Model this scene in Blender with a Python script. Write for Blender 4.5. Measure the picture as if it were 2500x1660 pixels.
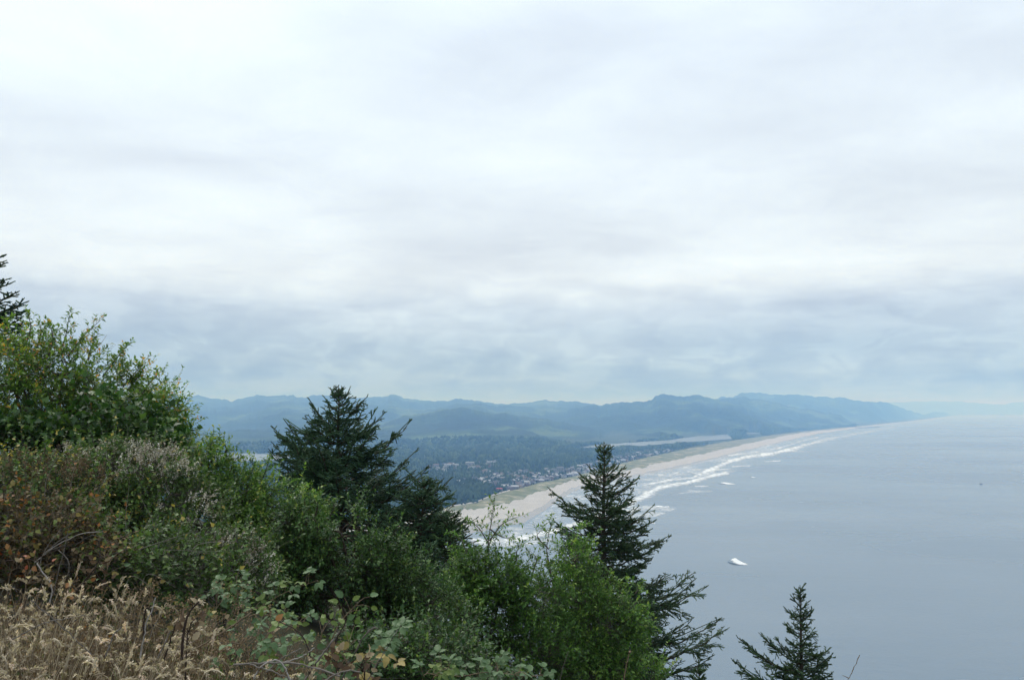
import bpy, math
import numpy as np

# ------------------------------------------------------------------ scene, camera, light
for o in list(bpy.data.objects):
    bpy.data.objects.remove(o)
SC = bpy.context.scene
COL = SC.collection
RNG = np.random.default_rng(20240711)

F = 1944.0                     # focal length in pixels of the 2500 px wide photograph
HOR = 1001.0                   # image row of the level line
EYE = 180.0                    # eye height above the sea
PITCH = math.atan((HOR - 830.0) / F)

cam_d = bpy.data.cameras.new('camera')
cam_d.sensor_width = 36.0
cam_d.lens = F / 2500.0 * 36.0
cam_d.clip_start = 0.05
cam_d.clip_end = 120000.0
cam = bpy.data.objects.new('camera', cam_d)
cam.location = (0, 0, EYE)
cam.rotation_euler = (math.pi / 2 + PITCH, 0, 0)
COL.objects.link(cam)
SC.camera = cam

SUN_EL, SUN_AZ = math.radians(56), math.radians(-28)      # azimuth from +Y towards +X

world = bpy.data.worlds.new('World')
SC.world = world
world.use_nodes = True


def build_world():
    nt = world.node_tree
    N, L = nt.nodes, nt.links
    N.clear()
    out = N.new('ShaderNodeOutputWorld')
    bg = N.new('ShaderNodeBackground')
    L.new(bg.outputs[0], out.inputs[0])
    tc = N.new('ShaderNodeTexCoord')
    sep = N.new('ShaderNodeSeparateXYZ')
    L.new(tc.outputs['Generated'], sep.inputs[0])

    def math_(op, a, b=None, c=None):
        m = N.new('ShaderNodeMath')
        m.operation = op
        for i, v in enumerate((a, b, c)):
            if v is None:
                continue
            if isinstance(v, (int, float)):
                m.inputs[i].default_value = v
            else:
                L.new(v, m.inputs[i])
        return m.outputs[0]

    def comb(x, y, z):
        c = N.new('ShaderNodeCombineXYZ')
        for i, v in enumerate((x, y, z)):
            if isinstance(v, (int, float)):
                c.inputs[i].default_value = v
            else:
                L.new(v, c.inputs[i])
        return c.outputs[0]

    def noise(vec, scale, detail, rough, dist=0.0):
        n = N.new('ShaderNodeTexNoise')
        n.inputs['Scale'].default_value = scale
        n.inputs['Detail'].default_value = detail
        n.inputs['Roughness'].default_value = rough
        n.inputs['Distortion'].default_value = dist
        L.new(vec, n.inputs['Vector'])
        return n.outputs[0]

    def ramp(fac, stops, interp='EASE'):
        r = N.new('ShaderNodeValToRGB')
        r.color_ramp.interpolation = interp
        el = r.color_ramp.elements
        while len(el) < len(stops):
            el.new(0.5)
        for e, (p, c) in zip(el, stops):
            e.position = p
            e.color = (*c, 1) if len(c) == 3 else c
        L.new(fac, r.inputs[0])
        return r.outputs[0]

    x, y, z = sep.outputs
    zp = math_('MAXIMUM', z, 0.0)
    zc = math_('ADD', zp, 0.085)
    px = math_('DIVIDE', x, zc)
    py = math_('DIVIDE', y, zc)
    deck = comb(math_('MULTIPLY', px, 0.8), math_('ADD', py, 3.1), 0.0)
    n1 = noise(deck, 0.85, 6, 0.52, 0.3)             # the stratus deck seen in perspective
    n2 = noise(comb(math_('ADD', px, 7.0), math_('MULTIPLY', py, 0.9), 4.0), 0.33, 4, 0.5)
    puff = noise(comb(math_('MULTIPLY', x, 15.0), math_('MULTIPLY', y, 15.0), math_('MULTIPLY', zp, 34.0)), 1.0, 9, 0.56, 0.5)
    # undulate the elevation so that deck edges wander
    zw = math_('ADD', zp, math_('MULTIPLY', math_('SUBTRACT', n1, 0.5), 0.05))
    zw = math_('ADD', zw, math_('MULTIPLY', math_('SUBTRACT', n2, 0.5), 0.05))
    base = ramp(zw, [(0.0, (0.25, 0.41, 0.72)), (0.02, (0.31, 0.44, 0.65)), (0.055, (0.41, 0.545, 0.70)), (0.095, (0.52, 0.645, 0.79)),
                     (0.122, (0.62, 0.735, 0.87)), (0.160, (0.85, 0.945, 1.02)), (0.45, (0.87, 0.985, 1.10)),
                     (0.999, (0.98, 1.05, 1.13))], 'LINEAR')
    n3 = noise(comb(math_('MULTIPLY', px, 1.0), math_('MULTIPLY', py, 1.15), 9.0), 1.7, 9, 0.62, 0.4)   # fine streaks
    amp = ramp(zp, [(0.0, (0.35,) * 3), (0.06, (0.5,) * 3), (0.13, (1.0,) * 3)])
    vary = math_('ADD', math_('MULTIPLY', math_('SUBTRACT', n1, 0.5), 0.62), math_('MULTIPLY', math_('SUBTRACT', n3, 0.5), 0.34))
    gain = math_('ADD', math_('MULTIPLY', vary, amp), 1.03)
    gain = math_('ADD', gain, math_('MULTIPLY', math_('SUBTRACT', n2, 0.5), 0.30))
    # lumpy cumulus just above the hills
    low = ramp(zp, [(0.0, (1.0,) * 3), (0.055, (1,) * 3), (0.10, (0.45,) * 3), (0.20, (0.0,) * 3)])
    lump = math_('MULTIPLY', math_('SUBTRACT', ramp(puff, [(0.36, (0,) * 3), (0.50, (0.45,) * 3), (0.58, (1,) * 3)]), 0.45), math_('MULTIPLY', low, 0.33))
    gain = math_('ADD', gain, lump)
    # the cover thins from the inland side overhead and from the sea side low down
    gain = math_('ADD', gain, math_('MULTIPLY', x, ramp(zp, [(0.0, (0.56,) * 3), (0.09, (0.56,) * 3), (0.2, (0.45,) * 3)], 'LINEAR')))
    gain = math_('SUBTRACT', gain, math_('MULTIPLY', x, 0.5))
    mul = N.new('ShaderNodeMix')
    mul.data_type = 'RGBA'
    mul.blend_type = 'MULTIPLY'
    mul.inputs['Factor'].default_value = 1.0
    L.new(base, mul.inputs['A'])
    L.new(comb(gain, gain, math_('ADD', math_('MULTIPLY', gain, 0.85), 0.15)), mul.inputs['B'])
    sky = N.new('ShaderNodeTexSky')
    sky.sky_type = 'NISHITA'
    sky.sun_disc = False
    sky.sun_elevation = SUN_EL
    sky.sun_rotation = SUN_AZ
    sky.altitude = 180
    sk = N.new('ShaderNodeMix')
    sk.data_type = 'RGBA'
    sk.blend_type = 'MULTIPLY'
    sk.inputs['Factor'].default_value = 1.0
    L.new(sky.outputs[0], sk.inputs['A'])
    sk.inputs['B'].default_value = (0.1, 0.1, 0.1, 1)
    mx = N.new('ShaderNodeMix')                       # thin blue coming through the cloud cover
    mx.data_type = 'RGBA'
    mx.inputs['Factor'].default_value = 0.95
    L.new(sk.outputs['Result'], mx.inputs['A'])
    L.new(mul.outputs['Result'], mx.inputs['B'])
    L.new(mx.outputs['Result'], bg.inputs[0])
    bg.inputs[1].default_value = 1.0


build_world()

sun_d = bpy.data.lights.new('sun', 'SUN')
sun_d.energy = 1.5
sun_d.angle = math.radians(22)
sun_d.color = (1.0, 0.97, 0.92)
sun = bpy.data.objects.new('sun', sun_d)
sd = np.array([math.sin(SUN_AZ) * math.cos(SUN_EL), math.cos(SUN_AZ) * math.cos(SUN_EL), math.sin(SUN_EL)])
sun.rotation_euler = (math.pi / 2 - SUN_EL, 0, math.atan2(-sd[0], sd[1]) + math.pi)
sun.location = (0, 0, 400)
COL.objects.link(sun)

vs = SC.view_settings
vs.view_transform = 'Standard'
vs.look = 'None'
vs.exposure = 0.0
vs.gamma = 1.0
vs.use_curve_mapping = False
cy = SC.cycles
cy.use_denoising = True
try:
    cy.denoiser = 'OPENIMAGEDENOISE'
    cy.denoising_prefilter = 'ACCURATE'
except Exception:
    pass
cy.max_bounces = 6
cy.diffuse_bounces = 3
cy.glossy_bounces = 2
cy.transmission_bounces = 4
cy.transparent_max_bounces = 12
cy.volume_bounces = 1
cy.sample_clamp_indirect = 4.0

# ------------------------------------------------------------------ projection helpers
CP, SP = math.cos(PITCH), math.sin(PITCH)


def ray(px, py):
    u = (np.asarray(px, float) - 1250.0) / F
    v = (830.0 - np.asarray(py, float)) / F
    u, v = np.broadcast_arrays(u, v)
    return np.stack([u, CP - v * SP, SP + v * CP], -1)


def at(px, py, Y):
    d = ray(px, py)
    t = np.asarray(Y, float) / d[..., 1]
    return d * t[..., None] + np.array([0, 0, EYE])


def ground(px, py, z=0.0):
    d = ray(px, py)
    t = (np.asarray(z, float) - EYE) / d[..., 2]
    return d * t[..., None] + np.array([0, 0, EYE])


def u_of(px):                                   # lateral slope x/y of an image column on the level line
    d = ray(px, HOR)
    return d[..., 0] / d[..., 1]


def hash2(ix, iy, seed):
    h = (ix.astype(np.int64) * 374761393 + iy.astype(np.int64) * 668265263 + seed * 1442695041) & 0x7fffffff
    h = ((h ^ (h >> 13)) * 1274126177) & 0x7fffffff
    return ((h ^ (h >> 16)) & 0xffff) / 65535.0


def vnoise(x, y, seed=0):
    x = np.asarray(x, float); y = np.asarray(y, float)
    ix = np.floor(x); iy = np.floor(y)
    fx = x - ix; fy = y - iy
    fx = fx * fx * (3 - 2 * fx); fy = fy * fy * (3 - 2 * fy)
    a = hash2(ix, iy, seed); b = hash2(ix + 1, iy, seed)
    c = hash2(ix, iy + 1, seed); d = hash2(ix + 1, iy + 1, seed)
    return (a * (1 - fx) + b * fx) * (1 - fy) + (c * (1 - fx) + d * fx) * fy


def fbm(x, y, seed=0, oct=4, gain=0.5):
    s = 0.0; a = 1.0; t = 0.0
    for i in range(oct):
        s = s + a * vnoise(x * 2 ** i + 17.3 * i, y * 2 ** i - 9.1 * i, seed + i)
        t += a
        a *= gain
    return s / t


def smooth(a, b, x):
    t = np.clip((np.asarray(x, float) - a) / (b - a), 0, 1)
    return t * t * (3 - 2 * t)


def unit(v):
    return v / np.maximum(np.linalg.norm(v, axis=-1, keepdims=True), 1e-9)


# ------------------------------------------------------------------ mesh helpers
def mesh(name, verts, faces, mat, tint=None, smooth_=False, mats=None, midx=None):
    """faces: list of integer arrays (n,3) or (n,4)"""
    me = bpy.data.meshes.new(name)
    verts = np.asarray(verts, np.float32).reshape(-1, 3)
    faces = [np.asarray(f, np.int32) for f in faces if len(f)]
    nl = sum(f.size for f in faces)
    nf = sum(len(f) for f in faces)
    me.vertices.add(len(verts))
    me.vertices.foreach_set('co', verts.ravel())
    me.loops.add(nl)
    me.loops.foreach_set('vertex_index', np.concatenate([f.ravel() for f in faces]))
    me.polygons.add(nf)
    st = []; o = 0
    for f in faces:
        st.append(o + np.arange(len(f)) * f.shape[1]); o += f.size
    me.polygons.foreach_set('loop_start', np.concatenate(st).astype(np.int32))
    try:
        me.polygons.foreach_set('loop_total', np.concatenate([np.full(len(f), f.shape[1]) for f in faces]).astype(np.int32))
    except Exception:
        pass
    if midx is not None:
        me.polygons.foreach_set('material_index', np.asarray(midx, np.int32))
    if smooth_:
        me.polygons.foreach_set('use_smooth', np.ones(nf, bool))
    for m in (mats or [mat]):
        me.materials.append(m)
    if tint is not None:
        a = me.attributes.new('tint', 'FLOAT', 'POINT')
        a.data.foreach_set('value', np.asarray(tint, np.float32).ravel())
    me.update(calc_edges=True)
    me.validate(clean_customdata=False)
    return me


def obj(name, me, parent=None, label=None, cat=None, group=None, kind=None, loc=None):
    o = bpy.data.objects.new(name, me)
    COL.objects.link(o)
    if parent is not None:
        o.parent = parent
        o.matrix_parent_inverse.identity()
    if loc is not None:
        o.location = [float(c) for c in loc]
    if label: o['label'] = label
    if cat: o['category'] = cat
    if group: o['group'] = group
    if kind: o['kind'] = kind
    return o


class Buf:
    """collects shapes as arrays"""
    def __init__(s):
        s.v = []; s.f = []; s.t = []; s.n = 0

    def add(s, v, f, t=None):
        v = np.asarray(v, float).reshape(-1, 3)
        for q in (f if isinstance(f, list) else [f]):
            s.f.append(np.asarray(q) + s.n)
        s.v.append(v)
        s.t.append(np.full(len(v), 0.5) if t is None else np.broadcast_to(np.asarray(t, float).ravel(), (len(v),)) if np.size(t) in (1, len(v)) else t)
        s.n += len(v)

    def mesh(s, name, mat, origin=None, smooth_=False):
        v = np.concatenate(s.v)
        if origin is not None:
            v = v - np.asarray(origin)
        return mesh(name, v, s.f, mat, np.concatenate(s.t), smooth_)


def grid_faces(nr, nc):
    i = np.arange(nr - 1)[:, None] * nc + np.arange(nc - 1)[None]
    return np.stack([i, i + 1, i + nc + 1, i + nc], -1).reshape(-1, 4)


def tubes(paths, radii, sides=4):
    """paths (N,K,3), radii (N,K)"""
    paths = np.asarray(paths, float)
    if paths.ndim == 2: paths = paths[None]
    N, K, _ = paths.shape
    radii = np.broadcast_to(np.asarray(radii, float), (N, K))
    d = unit(np.gradient(paths, axis=1)) if K > 1 else paths
    ref = np.where(np.abs(d[..., 2:3]) < 0.85, np.array([0, 0, 1.0]), np.array([1.0, 0, 0]))
    a = unit(np.cross(d, ref)); b = np.cross(d, a)
    ang = np.arange(sides) / sides * 2 * math.pi
    ring = (a[:, :, None] * np.cos(ang)[None, None, :, None] + b[:, :, None] * np.sin(ang)[None, None, :, None])
    v = paths[:, :, None] + ring * radii[:, :, None, None]
    base = (np.arange(N) * K * sides)[:, None, None]
    k = (np.arange(K - 1) * sides)[None, :, None]
    j = np.arange(sides)[None, None]
    j2 = (j + 1) % sides
    f = np.stack(np.broadcast_arrays(base + k + j, base + k + j2, base + k + sides + j2, base + k + sides + j), -1).reshape(-1, 4)
    return v.reshape(-1, 3), f


def bez(p0, p1, p2, k):
    t = np.linspace(0, 1, k)[:, None]
    p0, p1, p2 = (np.asarray(p, float)[..., None, :] for p in (p0, p1, p2))
    return p0 * (1 - t) ** 2 + 2 * p1 * t * (1 - t) + p2 * t ** 2


def spline(pts, k):
    """Catmull-Rom through the points"""
    p = np.asarray(pts, float)
    p = np.vstack([2 * p[0] - p[1], p, 2 * p[-1] - p[-2]])
    n = len(p) - 3
    t = np.linspace(0, n - 1e-6, k)
    i = t.astype(int); f = (t - i)[:, None]
    a, b, c, d = p[i], p[i + 1], p[i + 2], p[i + 3]
    return 0.5 * ((2 * b) + (c - a) * f + (2 * a - 5 * b + 4 * c - d) * f ** 2 + (3 * b - a - 3 * c + d) * f ** 3)


def leaves(P, D, Nn, Ln, W, fold=0.18, droop=0.15):
    """small folded leaves: 5 vertices, 2 quads"""
    D = unit(D)
    S = unit(np.cross(D, Nn)); Nn = np.cross(S, D)
    Ln = np.asarray(Ln)[:, None]; W = np.asarray(W)[:, None]
    v0 = P
    v1 = P + D * Ln * 0.42 + S * W * 0.5 + Nn * W * fold
    v2 = P + D * Ln - Nn * Ln * droop
    v3 = P + D * Ln * 0.42 - S * W * 0.5 + Nn * W * fold
    vm = P + D * Ln * 0.5
    v = np.stack([v0, v1, v2, v3, vm], 1)
    b = (np.arange(len(P)) * 5)[:, None]
    f = np.concatenate([b + np.array([0, 4, 2, 1]), b + np.array([0, 3, 2, 4])], 0)
    return v.reshape(-1, 3), f


def flakes(P, D, S, L_, W):
    """four-cornered flakes"""
    L_ = np.asarray(L_)[:, None]; W = np.asarray(W)[:, None]
    v = np.stack([P, P + D * L_ * 0.5 + S * W * 0.5, P + D * L_, P + D * L_ * 0.5 - S * W * 0.5], 1)
    b = (np.arange(len(P)) * 4)[:, None]
    return v.reshape(-1, 3), b + np.arange(4)


def rand_unit(n):
    v = RNG.normal(size=(n, 3))
    return unit(v)


# ------------------------------------------------------------------ materials
def new_mat(name):
    m = bpy.data.materials.new(name)
    m.use_nodes = True
    nt = m.node_tree
    nt.nodes.clear()
    out = nt.nodes.new('ShaderNodeOutputMaterial')
    return m, nt.nodes, nt.links, out


def set_ramp(r, stops):
    el = r.color_ramp.elements
    while len(el) < len(stops):
        el.new(0.5)
    for e, (p, c) in zip(el, stops):
        e.position = p
        e.color = (*c, 1)


def mat_leaf(name, stops, rough=0.45, trans=0.25, spec=0.4, transcol=1.35, gain=1.0):
    m, N, L, out = new_mat(name)
    at_ = N.new('ShaderNodeAttribute'); at_.attribute_name = 'tint'
    r = N.new('ShaderNodeValToRGB'); set_ramp(r, [(p_, tuple(c_ * gain for c_ in c)) for p_, c in stops])
    L.new(at_.outputs['Fac'], r.inputs[0])
    geo = N.new('ShaderNodeNewGeometry')
    no = N.new('ShaderNodeTexNoise'); no.inputs['Scale'].default_value = 1.7; no.inputs['Detail'].default_value = 3
    L.new(geo.outputs['Position'], no.inputs['Vector'])
    mr = N.new('ShaderNodeMapRange'); mr.inputs[1].default_value = 0.25; mr.inputs[2].default_value = 0.75
    mr.inputs[3].default_value = 0.62; mr.inputs[4].default_value = 1.4
    L.new(no.outputs[0], mr.inputs[0])
    mu = N.new('ShaderNodeMix'); mu.data_type = 'RGBA'; mu.blend_type = 'MULTIPLY'; mu.inputs['Factor'].default_value = 1
    L.new(r.outputs[0], mu.inputs['A']); L.new(mr.outputs[0], mu.inputs['B'])
    p = N.new('ShaderNodeBsdfPrincipled')
    L.new(mu.outputs['Result'], p.inputs['Base Color'])
    p.inputs['Roughness'].default_value = rough
    p.inputs['Specular IOR Level'].default_value = spec
    if trans > 0:
        t = N.new('ShaderNodeBsdfTranslucent')
        tm = N.new('ShaderNodeMix'); tm.data_type = 'RGBA'; tm.blend_type = 'MULTIPLY'; tm.inputs['Factor'].default_value = 1
        L.new(mu.outputs['Result'], tm.inputs['A']); tm.inputs['B'].default_value = (transcol * 1.1, transcol * 1.15, transcol * 0.6, 1)
        L.new(tm.outputs['Result'], t.inputs[0])
        mx = N.new('ShaderNodeMixShader'); mx.inputs[0].default_value = trans
        L.new(p.outputs[0], mx.inputs[1]); L.new(t.outputs[0], mx.inputs[2])
        L.new(mx.outputs[0], out.inputs[0])
    else:
        L.new(p.outputs[0], out.inputs[0])
    return m


def mat_noise(name, stops, scale, detail=5, rough=0.9, bump=0.0, bump_scale=None, vec='Position', stretch=(1, 1, 1), spec=0.2, bdist=1.0):
    m, N, L, out = new_mat(name)
    geo = N.new('ShaderNodeNewGeometry')
    mp = N.new('ShaderNodeMapping'); mp.inputs['Scale'].default_value = stretch
    L.new(geo.outputs['Position'], mp.inputs[0])
    no = N.new('ShaderNodeTexNoise'); no.inputs['Scale'].default_value = scale; no.inputs['Detail'].default_value = detail
    no.inputs['Roughness'].default_value = 0.6
    L.new(mp.outputs[0], no.inputs['Vector'])
    r = N.new('ShaderNodeValToRGB'); set_ramp(r, stops)
    L.new(no.outputs[0], r.inputs[0])
    p = N.new('ShaderNodeBsdfPrincipled')
    p.inputs['Roughness'].default_value = rough
    p.inputs['Specular IOR Level'].default_value = spec
    L.new(r.outputs[0], p.inputs['Base Color'])
    if bump:
        n2 = N.new('ShaderNodeTexNoise'); n2.inputs['Scale'].default_value = bump_scale or scale * 4; n2.inputs['Detail'].default_value = 4
        L.new(mp.outputs[0], n2.inputs['Vector'])
        b = N.new('ShaderNodeBump'); b.inputs['Strength'].default_value = bump; b.inputs['Distance'].default_value = bdist
        L.new(n2.outputs[0], b.inputs['Height']); L.new(b.outputs[0], p.inputs['Normal'])
    L.new(p.outputs[0], out.inputs[0])
    return m


def mat_tint(name, stops, rough=0.85, spec=0.2):
    return mat_leaf(name, stops, rough, 0.0, spec)


def mat_water(name, base, rough, s1, stretch, strength, dist, swell=0.0):
    m, N, L, out = new_mat(name)
    geo = N.new('ShaderNodeNewGeometry')

    def nz(scale, st, rot, detail, rg):
        mp = N.new('ShaderNodeMapping'); mp.inputs['Scale'].default_value = st
        mp.inputs['Rotation'].default_value = (0, 0, math.radians(rot))
        L.new(geo.outputs['Position'], mp.inputs[0])
        a = N.new('ShaderNodeTexNoise'); a.inputs['Scale'].default_value = scale; a.inputs['Detail'].default_value = detail
        a.inputs['Roughness'].default_value = rg
        L.new(mp.outputs[0], a.inputs['Vector'])
        return a.outputs[0]
    chop = nz(s1, stretch, 12, 6, 0.62)
    p = N.new('ShaderNodeBsdfPrincipled')
    p.inputs['Base Color'].default_value = (*base, 1)
    p.inputs['IOR'].default_value = 1.333
    b = N.new('ShaderNodeBump'); b.inputs['Strength'].default_value = strength; b.inputs['Distance'].default_value = dist
    L.new(chop, b.inputs['Height'])
    if swell:
        sw = nz(0.012, (0.16, 1.0, 1.0), 14, 3, 0.5)            # long swell lines rolling in
        b2 = N.new('ShaderNodeBump'); b2.inputs['Strength'].default_value = swell; b2.inputs['Distance'].default_value = 16.0
        L.new(sw, b2.inputs['Height']); L.new(b.outputs[0], b2.inputs['Normal'])
        L.new(b2.outputs[0], p.inputs['Normal'])
        pa = nz(0.0016, (0.5, 1.0, 1.0), 20, 5, 0.6)            # wind patches
        mr = N.new('ShaderNodeMapRange'); mr.inputs[1].default_value = 0.35; mr.inputs[2].default_value = 0.65
        mr.inputs[3].default_value = rough * 0.8; mr.inputs[4].default_value = rough * 1.35
        L.new(pa, mr.inputs[0]); L.new(mr.outputs[0], p.inputs['Roughness'])
        ms = N.new('ShaderNodeMapRange'); ms.inputs[1].default_value = 0.35; ms.inputs[2].default_value = 0.65
        ms.inputs[3].default_value = strength * 0.75; ms.inputs[4].default_value = strength * 1.3
        L.new(pa, ms.inputs[0]); L.new(ms.outputs[0], b.inputs['Strength'])
    else:
        L.new(b.outputs[0], p.inputs['Normal'])
        p.inputs['Roughness'].default_value = rough
    L.new(p.outputs[0], out.inputs[0])
    return m


M = {}
M['sea'] = mat_water('sea_water', (0.13, 0.182, 0.23), 0.24, 0.085, (0.45, 1.0, 1.0), 0.34, 1.5, 0.09)
M['bay'] = mat_water('bay_water', (0.09, 0.11, 0.12), 0.22, 0.02, (0.5, 1, 1), 0.1, 1.0)
M['sand'] = mat_noise('dry_sand', [(0.3, (0.39, 0.37, 0.34)), (0.7, (0.48, 0.455, 0.42))], 0.02, 6, 0.9)
M['wet_sand'] = mat_noise('wet_sand', [(0.35, (0.20, 0.175, 0.155)), (0.65, (0.25, 0.22, 0.195))], 0.02, 6, 0.22, stretch=(0.4, 1, 1), spec=0.5)
M['dune'] = mat_noise('dune_grass', [(0.28, (0.085, 0.11, 0.05)), (0.44, (0.15, 0.17, 0.085)), (0.56, (0.22, 0.215, 0.13)), (0.64, (0.42, 0.38, 0.30))], 0.03, 7, 0.95, bump=0.6, bump_scale=0.12, bdist=2)
M['plain'] = mat_noise('plain_soil', [(0.35, (0.03, 0.05, 0.022)), (0.65, (0.07, 0.09, 0.04))], 0.01, 6, 0.95)
M['hill'] = mat_noise('hill_forest', [(0.36, (0.014, 0.028, 0.015)), (0.50, (0.028, 0.052, 0.024)), (0.565, (0.045, 0.08, 0.032)), (0.595, (0.085, 0.13, 0.05)), (0.70, (0.11, 0.15, 0.065))], 0.0016, 10, 0.95, bump=1.0, bump_scale=0.016, bdist=45)
M['headland'] = mat_noise('hillside_soil', [(0.35, (0.018, 0.022, 0.010)), (0.65, (0.045, 0.042, 0.022))], 1.5, 6, 0.95, bump=0.5, bump_scale=9, bdist=0.05)
M['foam'] = None
M['forest'] = mat_tint('far_conifers', [(0.0, (0.012, 0.026, 0.012)), (0.5, (0.026, 0.05, 0.022)), (0.85, (0.045, 0.08, 0.03)), (1.0, (0.075, 0.11, 0.045))], 0.9)
M['bark'] = mat_noise('bark', [(0.3, (0.035, 0.027, 0.02)), (0.7, (0.10, 0.08, 0.06))], 30, 5, 0.9)
M['greybark'] = mat_noise('grey_bark', [(0.3, (0.07, 0.06, 0.05)), (0.7, (0.17, 0.15, 0.13))], 35, 5, 0.85)
M['bleached'] = mat_noise('bleached_wood', [(0.3, (0.20, 0.18, 0.165)), (0.7, (0.40, 0.37, 0.34))], 40, 5, 0.8)
M['greywood'] = mat_noise('grey_dead_wood', [(0.3, (0.10, 0.088, 0.075)), (0.7, (0.23, 0.205, 0.18))], 40, 5, 0.85)
M['darkcane'] = mat_noise('dark_dead_cane', [(0.3, (0.018, 0.012, 0.01)), (0.7, (0.06, 0.04, 0.03))], 40, 5, 0.8)
M['brownstick'] = mat_noise('brown_stick', [(0.3, (0.11, 0.08, 0.05)), (0.7, (0.24, 0.18, 0.12))], 40, 5, 0.85)
M['spruce'] = mat_leaf('spruce_needles', [(0.0, (0.012, 0.026, 0.013)), (0.5, (0.026, 0.056, 0.024)), (0.85, (0.050, 0.095, 0.036)), (1.0, (0.085, 0.14, 0.05))], 0.5, 0.10, 0.25, gain=2.1)
M['spruce2'] = mat_leaf('spruce_needles_yellowish', [(0.0, (0.012, 0.024, 0.010)), (0.5, (0.026, 0.050, 0.019)), (0.85, (0.055, 0.092, 0.03)), (1.0, (0.09, 0.135, 0.04))], 0.5, 0.10, 0.25, gain=2.1)
M['twig'] = mat_noise('conifer_twig', [(0.3, (0.05, 0.032, 0.02)), (0.7, (0.11, 0.075, 0.045))], 30, 4, 0.9)
M['leaf_olive'] = mat_leaf('olive_green_leaves', [(0.0, (0.020, 0.045, 0.010)), (0.5, (0.045, 0.085, 0.016)), (0.85, (0.085, 0.125, 0.022)), (0.95, (0.17, 0.16, 0.03)), (1.0, (0.24, 0.12, 0.03))], 0.42, 0.30, 0.32, gain=2.6)
M['leaf_mid'] = mat_leaf('mid_green_leaves', [(0.0, (0.018, 0.042, 0.010)), (0.5, (0.042, 0.085, 0.018)), (0.9, (0.085, 0.135, 0.03)), (1.0, (0.16, 0.18, 0.04))], 0.40, 0.30, 0.32, gain=2.5)
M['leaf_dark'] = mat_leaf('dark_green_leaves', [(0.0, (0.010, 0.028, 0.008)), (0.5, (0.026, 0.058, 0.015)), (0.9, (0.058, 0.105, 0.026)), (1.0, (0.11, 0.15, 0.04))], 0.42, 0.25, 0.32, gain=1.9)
M['leaf_bright'] = mat_leaf('bright_green_leaves', [(0.0, (0.020, 0.050, 0.010)), (0.5, (0.048, 0.100, 0.020)), (0.9, (0.095, 0.160, 0.032)), (1.0, (0.16, 0.21, 0.05))], 0.42, 0.32, 0.32, gain=1.9)
M['leaf_brown'] = mat_leaf('withered_brown_leaves', [(0.0, (0.045, 0.032, 0.018)), (0.35, (0.09, 0.064, 0.036)), (0.55, (0.14, 0.105, 0.06)), (0.66, (0.055, 0.08, 0.022)), (0.86, (0.08, 0.11, 0.03)), (0.97, (0.16, 0.14, 0.04)), (1.0, (0.24, 0.10, 0.03))], 0.7, 0.2, 0.2, gain=1.25)
M['leaf_greybush'] = mat_leaf('dull_green_leaves', [(0.0, (0.018, 0.036, 0.010)), (0.5, (0.038, 0.068, 0.018)), (0.88, (0.068, 0.105, 0.028)), (0.96, (0.11, 0.10, 0.04)), (1.0, (0.20, 0.16, 0.04))], 0.48, 0.25, 0.3, gain=2.1)
M['flower'] = mat_leaf('dried_cream_flowers', [(0.0, (0.16, 0.115, 0.08)), (0.5, (0.36, 0.31, 0.26)), (1.0, (0.74, 0.70, 0.66))], 0.9, 0.2, 0.1)
M['flower_brown'] = mat_leaf('dried_brown_flowers', [(0.0, (0.10, 0.065, 0.04)), (0.6, (0.22, 0.155, 0.10)), (1.0, (0.38, 0.30, 0.21))], 0.9, 0.2, 0.1)
M['grass'] = mat_leaf('dry_velvet_grass', [(0.0, (0.15, 0.11, 0.075)), (0.35, (0.29, 0.235, 0.17)), (0.7, (0.47, 0.40, 0.30)), (0.93, (0.62, 0.54, 0.42)), (1.0, (0.55, 0.42, 0.35))], 0.8, 0.3, 0.2, 1.0, gain=1.18)
M['blade'] = mat_leaf('grass_blades', [(0.0, (0.07, 0.052, 0.032)), (0.6, (0.26, 0.205, 0.135)), (0.82, (0.42, 0.35, 0.24)), (0.88, (0.09, 0.13, 0.03)), (1.0, (0.07, 0.14, 0.025))], 0.7, 0.3, 0.25, 1.1)


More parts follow.
